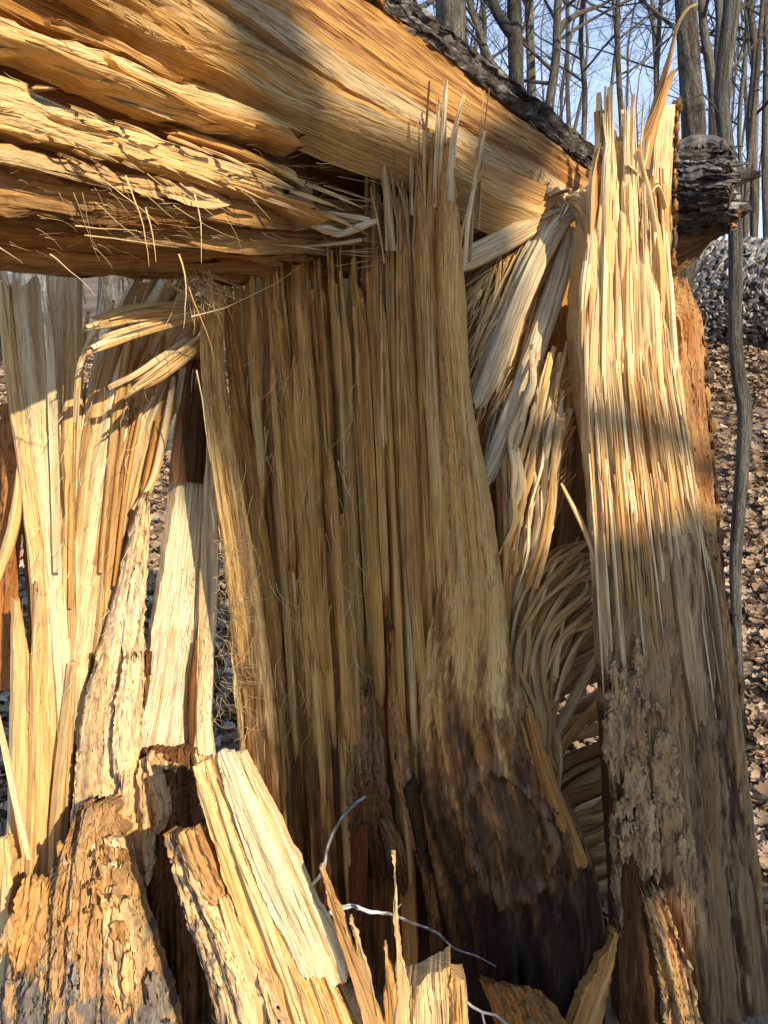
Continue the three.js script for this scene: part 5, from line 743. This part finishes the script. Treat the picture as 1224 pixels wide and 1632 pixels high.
{ // leaning slab
  const t = loose('leaning_slab', 'broad sunlit slab of pale wood leaning in the foreground, step split along it', 'wood slab', null, { a: [[306, 1196, 1.22], [338, 1290, 1.18], [378, 1400, 1.14], [432, 1540, 1.09], [510, 1740, 1.03]], b: [[398, 1200, 1.24], [430, 1300, 1.20], [478, 1420, 1.16], [530, 1530, 1.12], [600, 1680, 1.06]], style: 'split', amp: 1.1, bulge: 0.012, th: 0.045, j0: 0.02, ej: 0.003, seed: 311, tone: [C.gold, C.pale], part: 'slab' }, M.rough);
  add(t, 'split_layer', { c: [[352, 1190, 1.205, 26], [382, 1270, 1.175, 40], [430, 1390, 1.135, 56], [480, 1500, 1.095, 50], [508, 1570, 1.075, 30]], style: 'smooth', th: 0.016, j0: 0.02, j1: 0.03, tone: [C.pale, C.cream], bulge: 0.004 }, M.wood);
  add(t, 'split_layer', { c: [[378, 1194, 1.215, 14], [420, 1290, 1.175, 30], [472, 1410, 1.135, 38], [524, 1530, 1.095, 44], [540, 1575, 1.085, 30]], style: 'smooth', th: 0.02, j0: 0.01, j1: 0.02, tone: [C.gold, C.cream] }, M.wood);
  add(t, 'split_layer', { c: [[318, 1210, 1.205, 24], [336, 1270, 1.185, 34], [370, 1370, 1.145, 40], [410, 1480, 1.105, 50], [450, 1590, 1.07, 50], [480, 1690, 1.04, 50]], style: 'split', th: 0.016, j0: 0.03, tone: [C.gold, C.pale] }, M.rough);
}
{
  const t = loose('rotten_slab', 'narrow crumbly slab with orange broken top leaning beside the broad pale slab', 'wood slab', null, { a: [[262, 1322, 1.20], [282, 1400, 1.17], [306, 1490, 1.13], [330, 1580, 1.09], [360, 1760, 1.03]], b: [[312, 1322, 1.19], [350, 1400, 1.155], [400, 1490, 1.115], [440, 1580, 1.07], [500, 1760, 1.0]], style: 'crust', amp: 1.2, bulge: 0.02, th: 0.04, j0: 0.015, ej: 0.005, seed: 321, tone: crust, part: 'slab', paint: (c, u, t, x, y) => mixc(mixc(c, [0.55, 0.26, 0.06], sst(0.1, 0.3, N2(x * 30, y * 20) + (0.10 - u) * 8)), [0.22, 0.16, 0.10], sst(0.1, 0.3, N2(x * 40, y * 22) + 0.4 * N2(x * 130, y * 60) + (0.32 - t) * 1.4 - 0.15)) });
  add(t, 'rotten_crust', { c: [[292, 1318, 1.17, 40], [312, 1370, 1.15, 50], [336, 1420, 1.13, 44], [350, 1450, 1.12, 20]], style: 'rot', amp: 0.6, th: 0.02, j0: 0.012, j1: 0.03, tone: [[0.58, 0.30, 0.09], C.gold] });
  add(t, 'split_layer', { c: [[350, 1420, 1.125, 10], [372, 1490, 1.10, 34], [400, 1570, 1.07, 44], [430, 1660, 1.04, 46], [450, 1720, 1.02, 40]], style: 'split', amp: 0.7, th: 0.016, j0: 0.02, tone: [C.gold, C.pale] }, M.rough);
}
{ const t = loose('broken_stake', 'orange pointed splinter standing between the leaning slab and the thin needle', 'splinter', [[510, 1382, 1.10, 4], [524, 1420, 1.09, 12], [546, 1490, 1.075, 20], [574, 1570, 1.055, 30], [615, 1690, 1.03, 40]], { style: 'sliver', th: 0.014, tone: [C.orange, C.pale], part: 'shaft' }, M.wood);
  add(t, 'splinter', { c: [[558, 1462, 1.075, 2], [566, 1490, 1.07, 9], [580, 1540, 1.06, 12], [600, 1620, 1.045, 14]], style: 'sliver', th: 0.008, tone: [C.orange, C.pale] }, M.wood); }
{ const t = loose('splintered_block', 'short yellow block with needle sharp splinters at the bottom edge', 'wood block', null, { a: [[640, 1570, 1.07], [638, 1620, 1.06], [636, 1720, 1.04]], b: [[716, 1536, 1.07], [722, 1600, 1.06], [728, 1720, 1.04]], style: 'split', amp: 0.8, th: 0.05, bulge: 0.008, j0: 0.012, dy: 0.004, seed: 331, tone: [C.gold, C.cream], part: 'block' }, M.wood);
  add(t, 'splinter', { c: [[628, 1362, 1.055, 1.5], [630, 1430, 1.055, 5], [634, 1510, 1.05, 10], [640, 1570, 1.045, 22], [642, 1700, 1.03, 30]], style: 'sliver', th: 0.01, tone: [C.orange, C.pale] }, M.wood);
  add(t, 'splinter', { c: [[614, 1508, 1.055, 2], [619, 1550, 1.05, 14], [624, 1600, 1.045, 26], [628, 1700, 1.03, 30]], style: 'sliver', th: 0.014, tone: [C.orange, C.gold] }, M.wood);
  add(t, 'splinter', { c: [[730, 1556, 1.075, 24], [732, 1600, 1.07, 28], [734, 1700, 1.05, 30]], style: 'split', amp: 0.5, th: 0.03, j0: 0.006, tone: [C.gold, C.pale] }, M.rough); }
loose('orange_chunk', 'shaded orange brown wood chunk below the black foot of the stump', 'wood chunk', null, { a: [[770, 1556, 1.22], [790, 1620, 1.19], [815, 1740, 1.14]], b: [[852, 1566, 1.23], [895, 1620, 1.20], [940, 1740, 1.15]], style: 'rot', amp: 0.7, bulge: 0.02, th: 0.05, j0: 0.03, seed: 341, tone: [[0.30, 0.15, 0.045], C.orange], part: 'slab' });
loose('orange_splinter', 'rough orange strip leaning against the right shell, low in the corner', 'splinter', [[984, 1478, 1.33, 10], [968, 1540, 1.30, 30], [945, 1600, 1.27, 46], [915, 1700, 1.23, 60]], { style: 'split', amp: 0.8, th: 0.03, j0: 0.03, ej: 0.006, tone: [C.orange, C.gold], part: 'shaft' }, M.rough);
loose('pale_needle', 'long pale needle of wood slanting down at the left edge', 'splinter', [[-8, 1130, 1.36, 5], [10, 1210, 1.35, 8], [28, 1295, 1.34, 9], [46, 1370, 1.33, 6]], { style: 'sliver', th: 0.006, ej: 0, tone: [C.pale, C.cream], part: 'shaft' }, M.wood);
loose('left_shard', 'yellow broken shard at the left edge below the pale needle', 'splinter', [[2, 1330, 1.36, 24], [6, 1390, 1.34, 30], [2, 1480, 1.31, 30], [-6, 1640, 1.26, 30]], { style: 'split', amp: 0.6, th: 0.02, j0: 0.03, tone: [C.gold, C.pale], part: 'shaft' }, M.rough);
// twigs
const lichenCol = (a, y, u) => mixc([0.16, 0.13, 0.10], [0.55, 0.56, 0.50], sst(0.0, 0.3, N3(Math.cos(a) * 2, Math.sin(a) * 2, y * 40) + (u < 0.45 ? 0.55 : -0.2)));
{ const t = thing('lichen_twig', 'grey twig crusted with pale lichen, lying across the dark hollow', 'twig', P(510, 1460, 1.16));
  const p = [[490, 1476, 1.12], [515, 1462, 1.13], [535, 1450, 1.14], [560, 1444, 1.15], [590, 1453, 1.16], [620, 1456, 1.17], [655, 1470, 1.19], [695, 1486, 1.21], [725, 1512, 1.23], [760, 1524, 1.25], [790, 1540, 1.27]];
  part('stem', tube(new THREE.CatmullRomCurve3(p.map(q => P(...q))).getPoints(70), u => 0.0042 * (1 - 0.72 * u), 8, lichenCol, { bump: (a, y, u) => (u < 0.5 ? 0.4 : 0.12) * N3(Math.cos(a) * 2, Math.sin(a) * 2, y * 60) }), M.plain, t);
  part('shoot', tube([P(627, 1458, 1.17), P(632, 1448, 1.17), P(640, 1440, 1.17)], u => 0.002 * (1 - 0.5 * u), 5, lichenCol), M.plain, t); }
{ const t = thing('twig', 'bare grey twig standing against the dark wall behind the leaning slab', 'twig', P(488, 1424, 1.22));
  const p = [[470, 1450, 1.20], [492, 1416, 1.21], [514, 1390, 1.23], [522, 1350, 1.26], [540, 1312, 1.29], [560, 1286, 1.32], [582, 1270, 1.35]];
  part('stem', tube(new THREE.CatmullRomCurve3(p.map(q => P(...q))).getPoints(50), u => 0.0036 * (1 - 0.25 * u), 7, (a, y) => mixc([0.10, 0.08, 0.06], [0.34, 0.32, 0.28], sst(0, 0.4, N3(Math.cos(a), Math.sin(a), y * 30)))), M.plain, t); }
{ const t = thing('forked_twig', 'thin pale forked twig by the splintered block at the bottom edge', 'twig', P(742, 1598, 1.1));
  part('stem', tube([P(738, 1592, 1.08), P(752, 1604, 1.085), P(768, 1613, 1.09), P(790, 1618, 1.10), P(812, 1636, 1.11), P(830, 1660, 1.12)], u => 0.0026 * (1 - 0.3 * u), 6, [0.36, 0.32, 0.27]), M.plain, t);
  part('shoot', tube([P(768, 1613, 1.09), P(771, 1628, 1.09), P(778, 1650, 1.09)], u => 0.0018, 5, [0.34, 0.3, 0.25]), M.plain, t); }

frayAll(stump, 620); frayAll(fallen, 800);
for (const n of ['leaning_slab', 'rotten_slab', 'rotted_root', 'rotten_chunk', 'splintered_block', 'broken_stake']) frayAll(scene.getObjectByName(n), 900);

// ------------------------------------------------------------------ broken butt of the trunk behind the stump
{
  const t = thing('broken_butt', 'short barky log end sticking out behind the stump, rusty at its break', 'log', V(0.75, 0, -1.95));
  part('bark', ribbon({ a: [[1030, 236, 2.02], [1085, 226, 1.99], [1130, 228, 1.96], [1168, 262, 1.93], [1172, 290, 1.92]], b: [[1030, 378, 2.02], [1085, 374, 1.99], [1130, 368, 1.96], [1166, 352, 1.93], [1174, 330, 1.92]], style: 'rot', amp: 0.8, bulge: 0.09, th: 0.05, ej: 0.006, dx: 0.004, dy: 0.008, seed: 401, tone: [C.barkd, C.bark] }), M.bark, t);
  const r = rng(909);
  for (let k = 0; k < 54; k++) { const v = (k + r()) / 54, row = Math.floor(k / 6), y = mix(230, 372, (row + 0.9 * r()) / 9), x = 1040 + 128 * ((k % 6) + r()) / 6, s = (y - 300) / 72, D = mix(2.02, 1.93, (x - 1030) / 140) - 0.095 * (1 - s * s) , l = 34 + 40 * r(), w = 5 + 6 * r(), sl = -0.12 - 0.1 * r();
    part('bark_plate', ribbon({ c: [[x - l / 2, y - sl * l / 2, D + 0.012, w * 0.6], [x, y + 2 * (r() - 0.5), D - 0.004, w], [x + l / 2, y + sl * l / 2, D + 0.008, w * 0.5]], nt: 4, nu: 8, ej: 0.004, th: 0.016, j0: 0.01, j1: 0.012, style: 'rot', amp: 0.45, tilt: 0.5 * (r() - 0.3), tone: r() < 0.4 ? [[0.20, 0.18, 0.155], [0.44, 0.42, 0.37]] : [C.bark, [0.25, 0.225, 0.19]] }), M.bark, t); }
  for (let k = 0; k < 19; k++) { const y = mix(234, 366, (k + 0.6 * r()) / 19), m = []; for (let i = 0; i <= 6; i++) { const x = 1036 + 134 * i / 6, yy = y + 9 * (r() - 0.5) - 5 * i / 6, q = (yy - 300) / 72; m.push([x, yy, mix(2.02, 1.925, i / 6) - 0.10 * (1 - q * q) - 0.006 * r(), 4 + 7 * r()]); }
    part('bark_ridge', ribbon({ c: m, nt: 5, nu: 40, ej: 0.006, th: 0.03, j1: 0.02, style: 'rot', amp: 0.7, tilt: 0.9 * (r() - 0.4), tone: r() < 0.35 ? [[0.19, 0.17, 0.14], [0.40, 0.38, 0.33]] : [C.barkd, [0.25, 0.22, 0.18]] }), M.bark, t); }
  part('split_face', ribbon({ a: [[1040, 380, 2.00], [1090, 376, 1.98], [1130, 372, 1.96], [1168, 362, 1.93]], b: [[1040, 452, 2.12], [1076, 440, 2.10], [1110, 408, 2.06], [1168, 368, 1.96]], style: 'split', amp: 0.7, th: 0.03, seed: 405, tone: [[0.26, 0.14, 0.055], C.tan] }), M.wood, t);
  for (let k = 0; k < 12; k++) { const y = 262 + k * 8.6; part('broken_edge', ribbon({ c: [[1150 + 6 * r(), y - 2, 1.93, 8], [1166 + 6 * r(), y, 1.915, 12], [1178 + 4 * r(), y + 3 * (r() - 0.5), 1.92, 6]], nt: 4, nu: 7, ej: 0.004, th: 0.02, j1: 0.01, style: 'rot', amp: 0.5, tone: k > 3 && r() < 0.75 ? [C.rust, [0.6, 0.26, 0.07]] : [C.bark, C.lichen] }), M.rot, t); }
}
camera.updateProjectionMatrix();
renderer.render(scene, camera);
